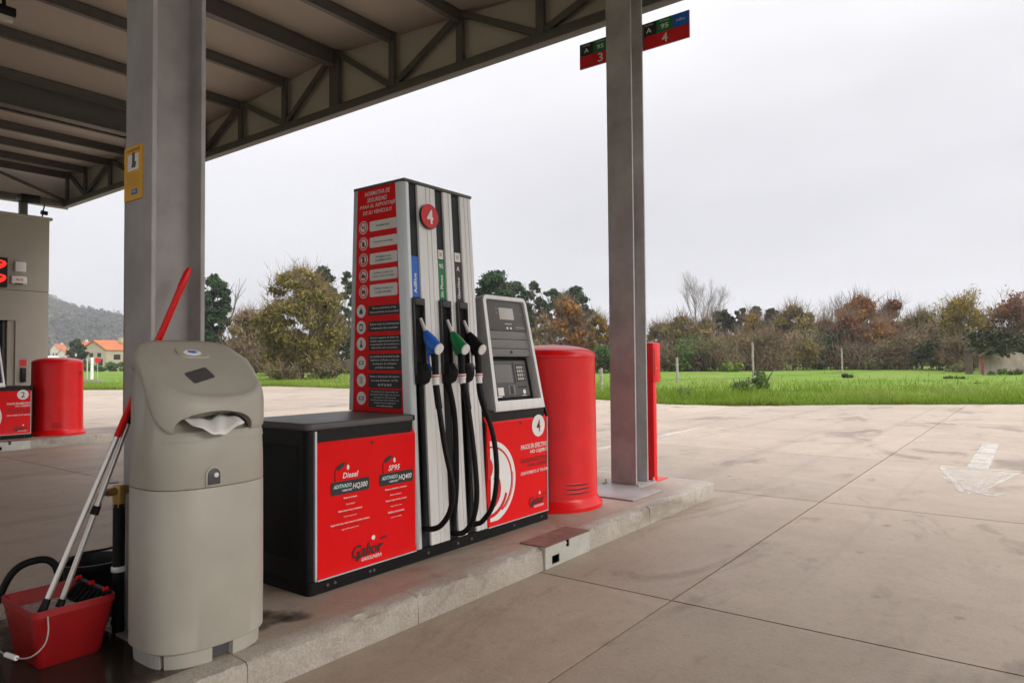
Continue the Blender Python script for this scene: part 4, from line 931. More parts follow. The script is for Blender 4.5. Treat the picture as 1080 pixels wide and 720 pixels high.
# ---- red mop bucket with wringer, two mops, black bucket, tap and hoses
e = empty('mop_bucket', (1.22, 3.39, KH), 'red rectangular mop bucket with black wringer and soapy water', 'bucket')
bx0, bx1, by0, by1 = 1.105, 1.35, 3.255, 3.53; rx0, rx1, ry0, ry1 = 1.07, 1.385, 3.205, 3.575; zt = .395
lo = [(x, y) for x, y in rrect(bx0, bx1, by0, by1, .025, 4)]; hi = [(x, y) for x, y in rrect(rx0, rx1, ry0, ry1, .03, 4)]; k = len(lo)
def lerp2(a, b, t): return [(p[0]+(q_[0]-p[0])*t, p[1]+(q_[1]-p[1])*t) for p, q_ in zip(a, b)]
cen = (1.228, 3.39); ins = lambda pts, s: [(cen[0]+(p[0]-cen[0])*s, cen[1]+(p[1]-cen[1])*s) for p in pts]
rows = [[(x, y, KH+.001) for x, y in ins(lo, .93)], [(x, y, KH+.012) for x, y in lo], [(x, y, zt-.03) for x, y in lerp2(lo, hi, .92)], [(x, y, zt-.028) for x, y in ins(hi, 1.01)], [(x, y, zt) for x, y in ins(hi, 1.012)], [(x, y, zt) for x, y in ins(hi, .975)], [(x, y, zt-.05) for x, y in ins(lerp2(lo, hi, .85), .97)], [(x, y, KH+.02) for x, y in ins(lo, .96)]]
mb = MB(); mb.add([p for r in rows for p in r], [(i*k+j, i*k+(j+1) % k, (i+1)*k+(j+1) % k, (i+1)*k+j) for i in range(len(rows)-1) for j in range(k)] + [tuple(range(k))[::-1], tuple(range((len(rows)-1)*k, len(rows)*k))])
part('bucket_shell', mb, M['bucket'], e, smooth=40)
mb = MB(); w_ = ins(lerp2(lo, hi, .72), .965); mb.add([(x, y, .335) for x, y in w_], [tuple(range(k))]); part('soapy_water', mb, M['water'], e)
# wringer basket in the right half
mb = MB()
mb.obox((1.30, 3.235, .33), (.06, 0, .055), (0, .31, 0), (.004, 0, -.004)); mb.obox((1.24, 3.235, .30), (.06, 0, .03), (0, .31, 0), (.004, 0, -.006))
for i in range(7): mb.obox((1.30, 3.25+.042*i, .334), (.058, 0, .053), (0, .012, 0), (-.006, 0, .007))
mb.obox((1.355, 3.23, .385), (.02, 0, 0), (0, .32, 0), (0, 0, .018)); part('wringer', mb, M['black_m'], e)
for y in (3.26, 3.4, 3.535): part('wringer_clip', MB().tube([(1.352, y, .408), (1.372, y, .408)], .009, 8), M['red_gloss'], e)
hp = crom([(1.10, 3.195, .375), (1.07, 3.16, .30), (1.06, 3.15, .245)], 4); part('handle', MB().tube(crom([(1.12,3.2,.372),(1.115,3.178,.32),(1.10,3.175,.27),(1.06,3.19,.235),(1.03,3.25,.225),(1.015,3.35,.225),(1.02,3.46,.228),(1.035,3.56,.24),(1.07,3.6,.28),(1.10,3.6,.33),(1.12,3.588,.372)], 4), .003, 6), M['steel'], e, smooth=60)
part('handle_grip', MB().tube([(1.03, 3.25, .225), (1.018, 3.325, .225)], .010, 10), M['white'], e)

def mop(name, base, tip, label, red_from, tipm, grip=None):
    b, t = Vector(base), Vector(tip); d = t-b; e = empty(name, base, label, 'mop', 'long-handled mops standing in the bucket')
    f = lambda s: b+d*s
    part('tube', MB().tube([f(.02), f(red_from)], .0115, 12), M['alu'], e, smooth=50)
    part('socket', MB().tube([f(0), f(.012), f(.035)], [.018, .016, .0135], 10), M['black_m'], e, smooth=50)
    # wet strands in the water
    mb = MB()
    for i in range(26):
        a = random.uniform(0, 6.28); r = random.uniform(.015, .03); p0 = f(.01); mb.tube([p0, p0+Vector((r*.5*math.cos(a), r*.5*math.sin(a), -.015)), p0+Vector((r*math.cos(a), r*math.sin(a), -.045))], .006, 5)
    part('mop_head', mb, M['water'], e, smooth=60)
    if grip: part('black_sleeve', MB().tube([f(grip[0]), f(grip[1])], [.018, .016], 12), M['black_m'], e, smooth=50)
    if red_from < .99:
        part('red_grip', MB().tube([f(red_from), f(red_from+.002), f(.93), f(.935), f(.985), f(1)], [.012, .0145, .0145, .017, .016, .009], 14), M[tipm], e, smooth=45)
    return e
mop('mop', (1.125, 3.275, .372), (1.68, 3.168, 1.83), 'mop with a long red handle leaning on the grey column', .475, 'red_gloss')
mop('mop', (1.195, 3.29, .372), (1.478, 3.225, 1.24), 'mop with aluminium pole and black end leaning behind the bin', .86, 'black_m', (.42, .46))

e = empty('black_pail', (1.52, 3.86, KH), 'black plastic pail on the island behind the red bucket', 'pail')
prof = [(.105, 0), (.112, .01), (.145, .23), (.152, .232), (.152, .25), (.142, .25), (.138, .23), (.10, .02)]
part('pail_shell', MB().lathe(prof, (1.55, 3.86, KH+.001), 28), M['black'], e, smooth=40)
part('handle', MB().tube(crom([(1.405, 3.86, .37), (1.41, 3.80, .42), (1.45, 3.75, .46), (1.55, 3.72, .465), (1.65, 3.75, .46), (1.69, 3.8, .42), (1.695, 3.86, .37)], 4), .006, 6), M['black'], e, smooth=60)
e = empty('standpipe', (1.475, 3.40, KH), 'black standpipe with brass tap strapped to the column behind the bin', 'tap')
part('pipe', MB().tube([(1.478, 3.405, KH+.001), (1.478, 3.405, .74)], .026, 14), M['black_m'], e, smooth=50)
tp = part('tap_body', MB().tube([(1.478, 3.405, .74), (1.478, 3.405, .80), (1.478, 3.405, .825)], [.026, .03, .024], 14).tube([(1.515, 3.41, .80), (1.47, 3.40, .80), (1.42, 3.385, .80)], .018, 12), M['brass'], e, smooth=50)
part('spout', MB().tube(crom([(1.42, 3.385, .80), (1.39, 3.37, .80), (1.375, 3.365, .78), (1.372, 3.364, .745)], 4), .013, 10), M['brass'], tp, smooth=50)
part('lever', MB().obox((1.47, 3.395, .835), (-.07, -.02, .006), (0, .014, 0), (0, 0, .005)), M['blue'], tp)
part('tap_nut', MB().lathe([(.027, 0), (.027, .025), (.024, .027)], (1.478, 3.405, .725), 6), M['brass'], tp)
part('clamp', MB().lathe([(.029, 0), (.031, .003), (.031, .022), (.029, .025)], (1.478, 3.405, .43), 18), M['silver'], e, smooth=50)
hs = tag(part('garden_hose', MB().tube(crom([(1.478, 3.44, .19), (1.5, 3.52, .17), (1.42, 3.63, .165), (1.36, 3.70, .30), (1.33, 3.72, .44), (1.27, 3.76, .47), (1.18, 3.80, .42), (1.10, 3.84, .22), (1.02, 3.9, .165), (.9, 3.97, .168), (.74, 4.05, .166), (.5, 4.3, .02), (.3, 4.5, .018)], 7), .0165, 10), M['black_m'], smooth=60), 'thick black hose looping over the floor behind the red bucket', 'hose')

# ---- shop building behind pump 2
e = empty('shop_building', (1.0, 17, 0), 'beige rendered shop with red price display behind pump 2', 'building')
yw, xr_ = 17.0, 5.9
mb = MB(); dx0, dx1, dz = 3.3, 5.30, 2.32        # doorway cut out of the wall by building it around the opening
mb.box(dx1, xr_, yw, yw+.25, 0, 2.945); mb.box(-8, dx0, yw, yw+.25, 0, 2.945); mb.box(dx0, dx1, yw, yw+.25, dz, 2.945)
part('front_wall', mb, M['wall'], e)
part('upper_wall', MB().box(-8, xr_+.002, yw-.003, yw+.25, 2.958, 4.50), M['wall'], e)
part('joint_strip', MB().box(-8, xr_-.003, yw+.006, yw+.25, 2.945, 2.958), M['steel_dk'], e)
part('side_wall', MB().box(xr_-.25, xr_, yw+.251, 24, 0, 4.49), M['wall'], e)
part('parapet_cap', MB().box(-8.02, xr_+.05, yw-.05, yw+.3, 4.501, 4.56), M['wall'], e, bevel=.006)
part('flat_roof', MB().box(-8, xr_-.26, yw+.26, 24, 4.2, 4.3), M['steel_dk'], e)
part('door_reveal', MB().box(dx1-.13, dx1-.002, yw+.04, yw+.32, .01, dz-.002), M['wall'], e)
dr = part('door', MB().box(dx0+.05, dx1-.19, yw+.2, yw+.24, .02, dz-.05), M['glass_dk'], e)
part('door_frame', MB().box(dx1-.19, dx1-.135, yw+.12, yw+.25, .01, dz-.004), M['bin_dk'], dr)
part('back_wall', MB().box(dx0-.5, dx1+.2, yw+1.2, yw+1.25, 0, dz+.3), M['black'], e)
pd = part('price_display', MB().box(4.0, 5.12, yw-.10, yw-.004, 2.99, 3.6), M['black'], e, bevel=.01)
text('1.539', (5.10, yw-.1005, 3.45), XD, ZD, M['led'], pd, w=.9, h=.19, align='R', bold=.02)
text('1.599', (5.10, yw-.1005, 3.16), XD, ZD, M['led'], pd, w=.9, h=.19, align='R', bold=.02)
part('alarm_box', MB().box(5.26, 5.46, yw-.07, yw-.003, 3.335, 3.545), M['offwhite'], e, bevel=.02, seg=3)
lb = part('emergency_light', MB().box(5.2, 5.48, yw-.06, yw-.003, 3.085, 3.245), M['offwhite'], e, bevel=.015, seg=3)
text('SOS', (5.345, yw-.0605, 3.17), XD, ZD, M['print_red'], lb, w=.13, h=.05, bold=.03)
part('lamp_tray', MB().box(5.27, 5.41, yw-.063, yw-.02, 3.07, 3.095), M['print_black'], e)
part('red_sign', MB().box(5.385, 5.5, yw-.012, yw-.0005, 1.37, 1.5), M['print_red'], e)
part('intercom', MB().box(5.39, 5.49, yw-.05, yw-.0005, 1.03, 1.33), M['black'], e, bevel=.012)
e2 = empty('security_camera', (5.45, 17.1, 4.56), 'dark security camera on a bracket atop the shop parapet', 'camera')
part('bracket', MB().box(5.38, 5.52, 17.05, 17.2, 4.561, 4.95), M['steel_dk'], e2, bevel=.02)
part('housing', MB().obox((5.28, 16.7, 4.78), (.36, 0, 0), (0, .34, .04), (0, -.01, .16)), M['black'], e2, bevel=.03)
e3 = empty('parapet_lamp', (5.78, 17.05, 4.56), 'small lamp on a stalk atop the shop parapet', 'lamp')
part('stalk', MB().tube([(5.78, 17.05, 4.561), (5.80, 17.05, 4.72), (5.83, 17.05, 4.86)], .015, 8), M['steel_dk'], e3)
part('head', MB().tube([(5.74, 17.0, 4.66), (5.86, 17.0, 4.65)], .045, 10), M['black'], e3)
# flood lamp under the canopy
e = empty('canopy_lamp', (2.85, 9.0, 5.75), 'small glass flood lamp hung under the canopy ceiling', 'lamp')
lp_ = at_depth(4, 7.6, None, 17)
lx, ly, lz = lp_.x, lp_.y, lp_.z
e.location = (lx, ly, lz)
part('housing', MB().box(lx-.1, lx+.1, ly-.07, ly+.07, lz, lz+.10), M['black'], e, bevel=.015)
part('lens', MB().box(lx-.08, lx+.08, ly-.055, ly+.055, lz-.05, lz-.001), M['lcd'], e, bevel=.01)
part('stem', MB().tube([(lx, ly, lz+.10), (lx, ly, zr(ly)-.004)], .02, 8), M['black'], e)
# ================================================================== VEGETATION AND BACKGROUND
def leaf_mat(name, cols, trans=.25):
    mt, t, b = nodes(name); L = t.links; a = t.nodes.new('ShaderNodeAttribute'); a.attribute_name = 'tint'
    cr = t.nodes.new('ShaderNodeValToRGB'); es = cr.color_ramp.elements
    es[0].position = 0; es[0].color = rgb(cols[0]); es[1].position = 1; es[1].color = rgb(cols[-1])
    for i, c in enumerate(cols[1:-1]): k = es.new((i+1)/(len(cols)-1)); k.color = rgb(c)
    L.new(a.outputs['Fac'], cr.inputs[0]); L.new(cr.outputs[0], b.inputs['Base Color']); b.inputs['Roughness'].default_value = .75; b.inputs['Specular IOR Level'].default_value = .25
    tr = t.nodes.new('ShaderNodeBsdfTranslucent'); L.new(cr.outputs[0], tr.inputs['Color']); ms = t.nodes.new('ShaderNodeMixShader'); ms.inputs[0].default_value = trans
    L.new(b.outputs[0], ms.inputs[1]); L.new(tr.outputs[0], ms.inputs[2]); L.new(ms.outputs[0], t.nodes['Material Output'].inputs['Surface']); return mt
M['twig'] = mat('grey_brown_twigs', (.21,.145,.10), .9, var=.3, scale=1)
LM = {
 'olive': leaf_mat('olive_leaves', [(0.079,0.074,0.021),(0.175,0.149,0.035),(0.263,0.210,0.052),(0.298,0.263,0.079)]),
 'pine': leaf_mat('pine_needles', [(0.015,0.033,0.015),(0.033,0.069,0.027),(0.057,0.105,0.036)], .1),
 'orange': leaf_mat('orange_leaves', [(0.139,0.062,0.018),(0.310,0.132,0.028),(0.435,0.194,0.031),(0.310,0.202,0.047)]),
 'rust': leaf_mat('rust_leaves', [(0.110,0.040,0.022),(0.239,0.083,0.033),(0.350,0.129,0.040)]),
 'yellow': leaf_mat('yellow_leaves', [(0.130,0.098,0.019),(0.286,0.195,0.026),(0.390,0.260,0.033)]),
 'brown': leaf_mat('brown_leaves', [(0.110,0.073,0.044),(0.219,0.143,0.076),(0.306,0.219,0.110),(0.219,0.219,0.076)]),
 'mixed': leaf_mat('mixed_leaves', [(0.065,0.075,0.026),(0.154,0.154,0.048),(0.263,0.198,0.065),(0.329,0.251,0.065)]),
 'green': leaf_mat('green_leaves', [(0.036,0.076,0.022),(0.082,0.154,0.032),(0.134,0.216,0.047)]),
 'bramble': leaf_mat('bramble_leaves', [(0.091,0.058,0.042),(0.194,0.114,0.068),(0.137,0.148,0.057),(0.205,0.194,0.068)]),
 'dark': leaf_mat('dark_leaves', [(0.024,0.031,0.017),(0.051,0.061,0.027),(0.085,0.085,0.037)], .1),
 'grass': leaf_mat('grass_blades', [(.075,.135,.014),(.14,.23,.02),(.21,.30,.035),(.33,.31,.12)], .35),
}
def leaves_mesh(name, blobs, n, size, m_, parent, drop=0., shell=.55, elong=1.5, origin=None):
    """n small leaf faces spread through a set of ellipsoid clumps (centre, radii, tint)"""
    vol = np.array([b[1][0]*b[1][1]*b[1][2] for b in blobs])**.72; pick = RNG.choice(len(blobs), n, p=vol/vol.sum())
    c = np.array([list(b[0]) for b in blobs])[pick]; r = np.array([list(b[1]) for b in blobs])[pick]; tb = np.array([b[2] for b in blobs])[pick]
    d = RNG.normal(size=(n, 3)); d /= np.linalg.norm(d, axis=1)[:, None]
    rr = (shell + (1-shell)*RNG.random(n)) * RNG.random(n)**.25; rr *= np.exp(.15*RNG.normal(size=n))
    p = c + d*r*rr[:, None]
    p[:, 2] = np.maximum(p[:, 2], .02)
    nrm = d*.8 + RNG.normal(size=(n, 3))*.7 + np.array([0, 0, .35]); nrm /= np.linalg.norm(nrm, axis=1)[:, None]
    a = np.cross(nrm, RNG.normal(size=(n, 3))); a /= np.linalg.norm(a, axis=1)[:, None]; b = np.cross(nrm, a)
    s = size*(.55 + .9*RNG.random(n)); s = s[:, None]
    v = np.stack([p - a*s*elong*.5, p + b*s*.45 + a*s*.1, p + a*s*elong*.5, p - b*s*.45 + a*s*.1], 1).reshape(-1, 3)
    off = np.array(wloc(parent)) if parent else np.zeros(3); v -= off
    me = bpy.data.meshes.new(name); me.vertices.add(4*n); me.vertices.foreach_set('co', v.ravel())
    me.loops.add(4*n); me.loops.foreach_set('vertex_index', np.arange(4*n, dtype=np.int32)); me.polygons.add(n)
    me.polygons.foreach_set('loop_start', np.arange(0, 4*n, 4, dtype=np.int32)); me.update(calc_edges=True)
    at = me.attributes.new('tint', 'FLOAT', 'POINT'); tint = np.clip(tb + .16*RNG.normal(size=n), 0, 1); at.data.foreach_set('value', np.repeat(tint, 4).astype(np.float32))
    me.materials.append(m_); return obj(name, me, parent)
def twigs(blobs, n, ln, wd, parent, col='twig'):
    """fine upright twigs through the crown (thin slivers)"""
    pick = RNG.integers(0, len(blobs), n); c = np.array([list(b[0]) for b in blobs])[pick]; r = np.array([list(b[1]) for b in blobs])[pick]
    p = c + RNG.normal(size=(n, 3))*r*.6; p[:, 2] = np.maximum(p[:, 2], .05); cc = c.mean(0)
    d = (p-cc)*np.array([.5, .5, .2])/np.maximum(1, np.linalg.norm(p-cc, axis=1))[:, None] + RNG.normal(size=(n, 3))*.45 + np.array([0, 0, .8]); d /= np.linalg.norm(d, axis=1)[:, None]
    a = np.cross(d, RNG.normal(size=(n, 3))); a /= np.linalg.norm(a, axis=1)[:, None]; l = (ln*(.5+RNG.random(n)))[:, None]
    v = np.stack([p-a*wd, p+a*wd, p+d*l], 1).reshape(-1, 3) - (np.array(wloc(parent)) if parent else 0)
    me = bpy.data.meshes.new('twigs'); me.vertices.add(3*n); me.vertices.foreach_set('co', v.ravel()); me.loops.add(3*n); me.loops.foreach_set('vertex_index', np.arange(3*n, dtype=np.int32)); me.polygons.add(n); me.polygons.foreach_set('loop_start', np.arange(0, 3*n, 3, dtype=np.int32)); me.update(calc_edges=True)
    me.materials.append(M[col]); o_ = obj('twigs', me, parent); o_['kind'] = 'stuff'; return o_
def branches(mb, p, d, ln, r, depth, spread=.55, sides=5, up=.12, tips=None, kids=(2, 3)):
    steps = 3; pts = [Vector(p)]; rs = [r]; dd = Vector(d)
    for i in range(steps):
        dd = (dd + Vector((random.gauss(0, .10), random.gauss(0, .10), random.gauss(up*.4, .06)))).normalized(); pts.append(pts[-1]+dd*ln/steps); rs.append(r*(1-.42*(i+1)/steps))
    mb.tube(pts, rs, sides, cap=False)
    if tips is not None: tips.append(pts[-1].copy())
    if depth == 0: return
    for k in range(random.randint(*kids)):
        a = random.uniform(0, 6.283); ax = dd.orthogonal().normalized(); ax.rotate(Matrix.Rotation(a, 3, dd)); nd = (dd + ax*random.uniform(spread*.6, spread*1.3)).normalized()
        f = random.choice((pts[-1], pts[-1], pts[-2], pts[2])); branches(mb, f, nd, ln*random.uniform(.62, .82), r*.52, depth-1, spread, max(3, sides-1), up, tips, kids)
    branches(mb, pts[-1], (dd + Vector((0,0,up))).normalized(), ln*.75, r*.56, depth-1, spread, max(3, sides-1), up, tips, kids)
def hor(u): return 376.5 + (1096-u)*.00822
def dims(u, vtop, wpx, D): return CAM_H + (hor(u)-vtop)*D/FPX, wpx*D/FPX
def crown_blobs(cx, cy, z0, z1, w, k, flat=.75, rnd=.30, irregular=.5):
    out = []; H = z1-z0
    for i in range(k):
        s = random.uniform(.7, 1.25)*rnd*min(w, H*1.4)*.62
        f = (i+.5)/k; z = z0 + s*flat*.7 + (H-s*flat*1.5)*f; prof = math.sqrt(max(.05, 1-((f-.4)/.62)**2))
        a = random.uniform(0, 6.283); rad_ = max(0, w/2*prof*random.uniform(.92, 1.08)-s*.75)*random.random()**.35
        out.append(((cx+rad_*math.cos(a), cy+rad_*math.sin(a), z), (s, s, s*flat), random.uniform(.5-irregular*.6, .5+irregular*.6)))
    return out
def tree(u, vtop, wpx, D, kind, label, n=None, z0f=.22, k=26, size=None, name='tree', cat='tree', group='trees at the edge of the field', rnd=.3, trunk=True, flat=.75, bark='bark', shell=.5, lean=0):
    h, w = dims(u, vtop, wpx, D); p = at_depth(u, D, 0); e = empty(name, (p.x, p.y, 0), label, cat, group)
    px = D/FPX; n = n or int(min(16000, max(900, (w/px)*(h/px)*2.6))); size = size or px*2.1
    mb = MB()
    if trunk:
        tips = []; branches(mb, (p.x, p.y, -.05), (lean, 0, 1), h*.36, max(.05, h*.02), 3, .6, 6, .2, tips); part('trunk', mb, M[bark], e, smooth=60)
    bl = crown_blobs(p.x, p.y, h*z0f, h, w, int(k*1.7), flat, rnd*.8)
    if kind in ('brown', 'mixed', 'rust', 'olive', 'orange', 'yellow'): twigs(bl, int(n*.14), px*12, px*.28, e)
    leaves_mesh('crown', bl, n, size, LM[kind], e, shell=shell)
    return e
def bare(u, vtop, wpx, D, label, name='bare_tree', bark='bark_pale', extra=None, depth=5):
    h, w = dims(u, vtop, wpx, D); p = at_depth(u, D, 0); e = empty(name, (p.x, p.y, 0), label, 'tree', 'trees at the edge of the field'); mb = MB(); tips = []
    branches(mb, (p.x, p.y, -.05), (0, 0, 1), h*.30, max(.08, h*.017), depth, .45*w/h*2.2, 5, .22, tips, (2, 3)); 
    zm = max(t[2] for t in mb.v); f = h/zm; mb.v = [(p.x+(v[0]-p.x)*f, p.y+(v[1]-p.y)*f, v[2]*f) for v in mb.v]
    part('trunk', mb, M[bark], e, smooth=60)
    if extra:
        leaves_mesh('last_leaves', [((t.x*f+p.x*(1-f), t.y*f+p.y*(1-f), t.z*f), (.5, .5, .4), random.random()) for t in tips], extra[1], D/FPX*1.5, LM[extra[0]], e, shell=.2)
    return e
def bush(u, vtop, wpx, D, kind, label, n=None, k=12, name='bush', group='bushes and brambles along the field', deep=1.0, size=None):
    h, w = dims(u, vtop, wpx, D); p = at_depth(u, D, 0); e = empty(name, (p.x, p.y, 0), label, 'bush', group); px = D/FPX
    bl = []
    for i in range(k):
        a = random.uniform(0, 6.283); r = w/2*random.random()**.6*.85; s = random.uniform(.24, .4)*min(w*.6, h*1.3); z = random.uniform(.2, .8)*h*(1-.45*(r/(w/2))**2)
        bl.append(((p.x+r*math.cos(a), p.y+r*math.sin(a)*deep, z), (s*1.25, s*1.25, min(s, h*.42)), random.uniform(.15, .85)))
    mb = MB()
    for i in range(9):
        a = random.uniform(0, 6.283); r = w*.36*random.random(); mb.tube(crom([(p.x+r*.4*math.cos(a), p.y+r*.4*math.sin(a), 0), (p.x+r*math.cos(a), p.y+r*math.sin(a), h*.6), (p.x+r*1.4*math.cos(a), p.y+r*1.4*math.sin(a), h*random.uniform(.8, 1.1))], 2), [.05, .045, .035, .02, .01], 4)
    part('stems', mb, M['bark'], e)
    n = n or int(min(9000, max(500, (w/px)*(h/px)*2.6))); leaves_mesh('foliage', bl, n, size or px*1.7, LM[kind], e, shell=.35)
    if kind in ('brown', 'mixed', 'bramble') and D > 40: twigs(bl, int(n*.17), px*11, px*.28, e)
    return e

# dense wood behind the first row: one mass
def wood(ulist, D, kind, label, n, s=(2.2, 3.6)):
    bl = []
    for u0, u1, v0 in ulist:
        for i in range(int((u1-u0)/3.2)):
            u = random.uniform(u0, u1); h, _ = dims(u, v0+random.uniform(-3, 9), 1, D); p = at_depth(u, D+random.uniform(-4, 6), 0); r = random.uniform(*s)
            z = random.uniform(.0, 1)**.8*max(.5, h-r*.8); bl.append(((p.x, p.y, z), (r, r, r*.8), random.uniform(.05, .95)))
    tag(leaves_mesh('distant_wood', bl, n, D/FPX*2.4, LM[kind], None, shell=.45), label, 'wood', kind='stuff')
wood([(685, 790, 345), (790, 900, 338), (900, 1000, 336), (990, 1110, 330)], 116, 'mixed', 'dense autumn wood behind the trees beyond the meadow', 17000)
wood([(495, 700, 345)], 112, 'dark', 'dark wood behind the pump and the red drum', 7000)
wood([(190, 385, 345)], 104, 'dark', 'dark wood behind the big olive-brown tree', 8000)
# right-hand wood edge, far row first
bare(742, 281, 50, 92, 'tall pale bare tree rising above the bushes', depth=6)
bare(866, 316, 26, 100, 'thin bare tree left of the orange trees')
bare(889, 307, 34, 104, 'bare grey tree standing behind the orange trees')
bare(800, 318, 34, 108, 'bare twiggy tree behind the dark evergreens')
bare(770, 312, 30, 106, 'bare tree with fine twigs beside the yellow tree')
bare(1016, 300, 60, 70, 'tall half-bare tree with some yellow leaves beside the ruin', bark='bark', extra=('yellow', 1400), depth=6)
bare(1058, 304, 60, 74, 'reddish bare tree over the ruined wall', bark='bark', extra=('rust', 1500), depth=6)
bare(968, 318, 40, 96, 'bare tree between the orange and the yellowing trees', bark='bark')
tree(783, 324, 26, 104, 'dark', 'dark evergreen, left one behind the yellow tree', name='evergreen_tree', k=16)
tree(799, 322, 28, 105, 'dark', 'taller dark evergreen behind the yellow tree', name='evergreen_tree', k=16)
tree(815, 324, 26, 104, 'dark', 'dark rounded evergreen right of the taller evergreen', k=18)
tree(762, 326, 40, 98, 'dark', 'dark green tree below the tall bare tree', k=20)
tree(718, 333, 50, 95, 'olive', 'olive-green tree at the left end of the right-hand wood', k=22)
tree(743, 336, 46, 88, 'mixed', 'broad mixed green tree in front of the tall bare tree', k=22)
tree(794, 331, 30, 90, 'yellow', 'small bright yellow autumn tree', k=18)
tree(838, 322, 56, 96, 'olive', 'broad olive tree right of the yellow tree', k=26)
tree(872, 336, 40, 98, 'brown', 'brown autumn tree below the thin bare tree', k=20)
tree(908, 311, 54, 92, 'orange', 'large orange autumn tree', k=30)
tree(898, 330, 40, 86, 'rust', 'low rust-coloured tree in front of the orange tree', k=20)
tree(944, 316, 38, 95, 'rust', 'rust-red autumn tree right of the large orange tree', k=24)
tree(926, 338, 40, 84, 'orange', 'small orange tree at the foot of the rust-red tree', k=20)
tree(972, 328, 52, 86, 'mixed', 'yellowing broad tree right of the rust-red tree', k=26)
tree(1000, 336, 44, 78, 'brown', 'brown thicket tree left of the ruin', k=22)
tree(1016, 312, 56, 72, 'olive', 'tall yellow-brown tree beside the ruined wall', k=28, shell=.3, n=3200)
tree(1062, 318, 70, 76, 'brown', 'brown leafless-looking tree behind the ruined wall', k=28, n=4200)
tree(1098, 312, 60, 76, 'rust', 'rust-brown tree at the end of the wood', k=24, n=3500)
tree(698, 340, 44, 100, 'brown', 'brown tree seen just right of the red stand', k=20)
# bushes in front of them
for u, vt, w, D, kd, lb in ((700, 360, 54, 84, 'bramble', 'reddish bramble just right of the red stand'), (728, 352, 62, 82, 'green', 'rounded green bush under the olive tree'), (752, 356, 60, 80, 'bramble', 'brown bramble mound left of the tall field post'),
    (776, 346, 54, 84, 'mixed', 'olive bush below the yellow tree'), (806, 350, 62, 82, 'bramble', 'wide bramble mound right of the tall field post'), (836, 346, 56, 86, 'mixed', 'olive bush below the broad olive tree'),
    (862, 348, 54, 88, 'green', 'green bush below the thin bare tree'), (884, 344, 50, 86, 'dark', 'dark bush behind the short field post'), (910, 350, 56, 82, 'bramble', 'brown bush below the orange trees'),
    (938, 344, 58, 84, 'mixed', 'mixed bush below the rust-red tree'), (966, 346, 56, 80, 'brown', 'brown bush below the yellowing tree'), (990, 350, 50, 74, 'dark', 'dark bush left of the ruin'),
    (1012, 354, 46, 66, 'bramble', 'tangled bramble leaning on the ruin'), (1078, 346, 70, 70, 'dark', 'dark bush behind the ruined wall')):
    bush(u, vt, w, D, kd, lb)
bush(772, 380, 26, 76, 'grass', 'bright green low bush in front of the brambles', n=1200)
# middle group behind the pump
tree(524, 284, 58, 84, 'pine', 'broad dark pine right behind the pump tower', name='pine_tree', k=30, z0f=.45, flat=.6)
tree(548, 296, 40, 88, 'pine', 'lower dark pine behind the payment screen', name='pine_tree', k=22, z0f=.4, flat=.6)
tree(564, 296, 24, 96, 'dark', 'narrow dark tree above the payment screen', k=20)
tree(583, 304, 38, 98, 'pine', 'dark pine left behind the orange-brown tree', name='pine_tree', k=22, z0f=.4, flat=.6)
tree(607, 301, 46, 98, 'pine', 'dark pine right behind the orange-brown tree', name='pine_tree', k=24, z0f=.4, flat=.6)
tree(598, 313, 48, 78, 'orange', 'orange-brown tree above the red drum', k=28, shell=.35)
tree(572, 330, 34, 74, 'brown', 'thin brown tree beside the payment screen', k=20, shell=.3, n=1100)
tree(630, 331, 34, 80, 'yellow', 'yellowish tree left of the grey column', k=20)
tree(652, 334, 30, 84, 'rust', 'rust tree behind the grey column', k=16)
for u, vt, w, D, kd, lb in ((576, 358, 44, 74, 'dark', 'dark hedge bush left behind the red drum'), (606, 360, 44, 72, 'dark', 'dark hedge bush behind the red drum'), (636, 360, 44, 74, 'green', 'green hedge bush left of the grey column'), (668, 362, 44, 76, 'mixed', 'hedge bush behind the grey column')):
    bush(u, vt, w, D, kd, lb)
# left group between column and pump
tree(226, 288, 44, 86, 'pine', 'dark pine close to the near grey column', name='pine_tree', k=26, z0f=.25)
tree(205, 296, 50, 88, 'pine', 'dark pine partly behind the near grey column', name='pine_tree', k=22, z0f=.25)
tree(340, 280, 44, 92, 'pine', 'dark pine peeping over the big olive-brown tree', name='pine_tree', k=22, z0f=.3)
tree(366, 285, 24, 90, 'pine', 'dark pine at the edge of the pump tower', name='pine_tree', k=18, z0f=.2)
tree(318, 281, 106, 60, 'olive', 'big round olive-brown tree standing on the grass', k=75, z0f=.04, n=30000, rnd=.22, shell=.3, size=.19)
tree(262, 326, 52, 76, 'brown', 'low brown tree left of the big olive-brown tree', k=26, z0f=.05)
tree(290, 345, 40, 78, 'mixed', 'low mixed tree behind the big olive-brown tree', k=20, z0f=.05)
tree(358, 330, 40, 80, 'dark', 'dark tree between the big tree and the pump', k=22, z0f=.05)
bush(244, 356, 52, 66, 'brown', 'brown bush on the grass behind the beige bin')
bush(350, 384, 46, 58, 'bramble', 'low bramble at the foot of the big olive-brown tree')
bush(300, 386, 40, 57, 'bramble', 'reddish undergrowth below the big olive-brown tree')
# far left: hedge, conifer
tree(80, 357, 24, 150, 'pine', 'dark garden conifer left of the house', name='conifer', k=20, z0f=.05)
for i, u in enumerate((92, 104, 116, 128, 140)):
    bush(u, 381.5, 16, 140, 'green', ('garden hedge bush behind the stop sign', 'garden hedge bush beside the white post', 'garden hedge bush below the house', 'garden hedge bush near the grey column', 'garden hedge bush hidden by the grey column')[i] if i in (0, 1, 2, 3, 4) else '', k=8, name='hedge', group='garden hedge in front of the house')

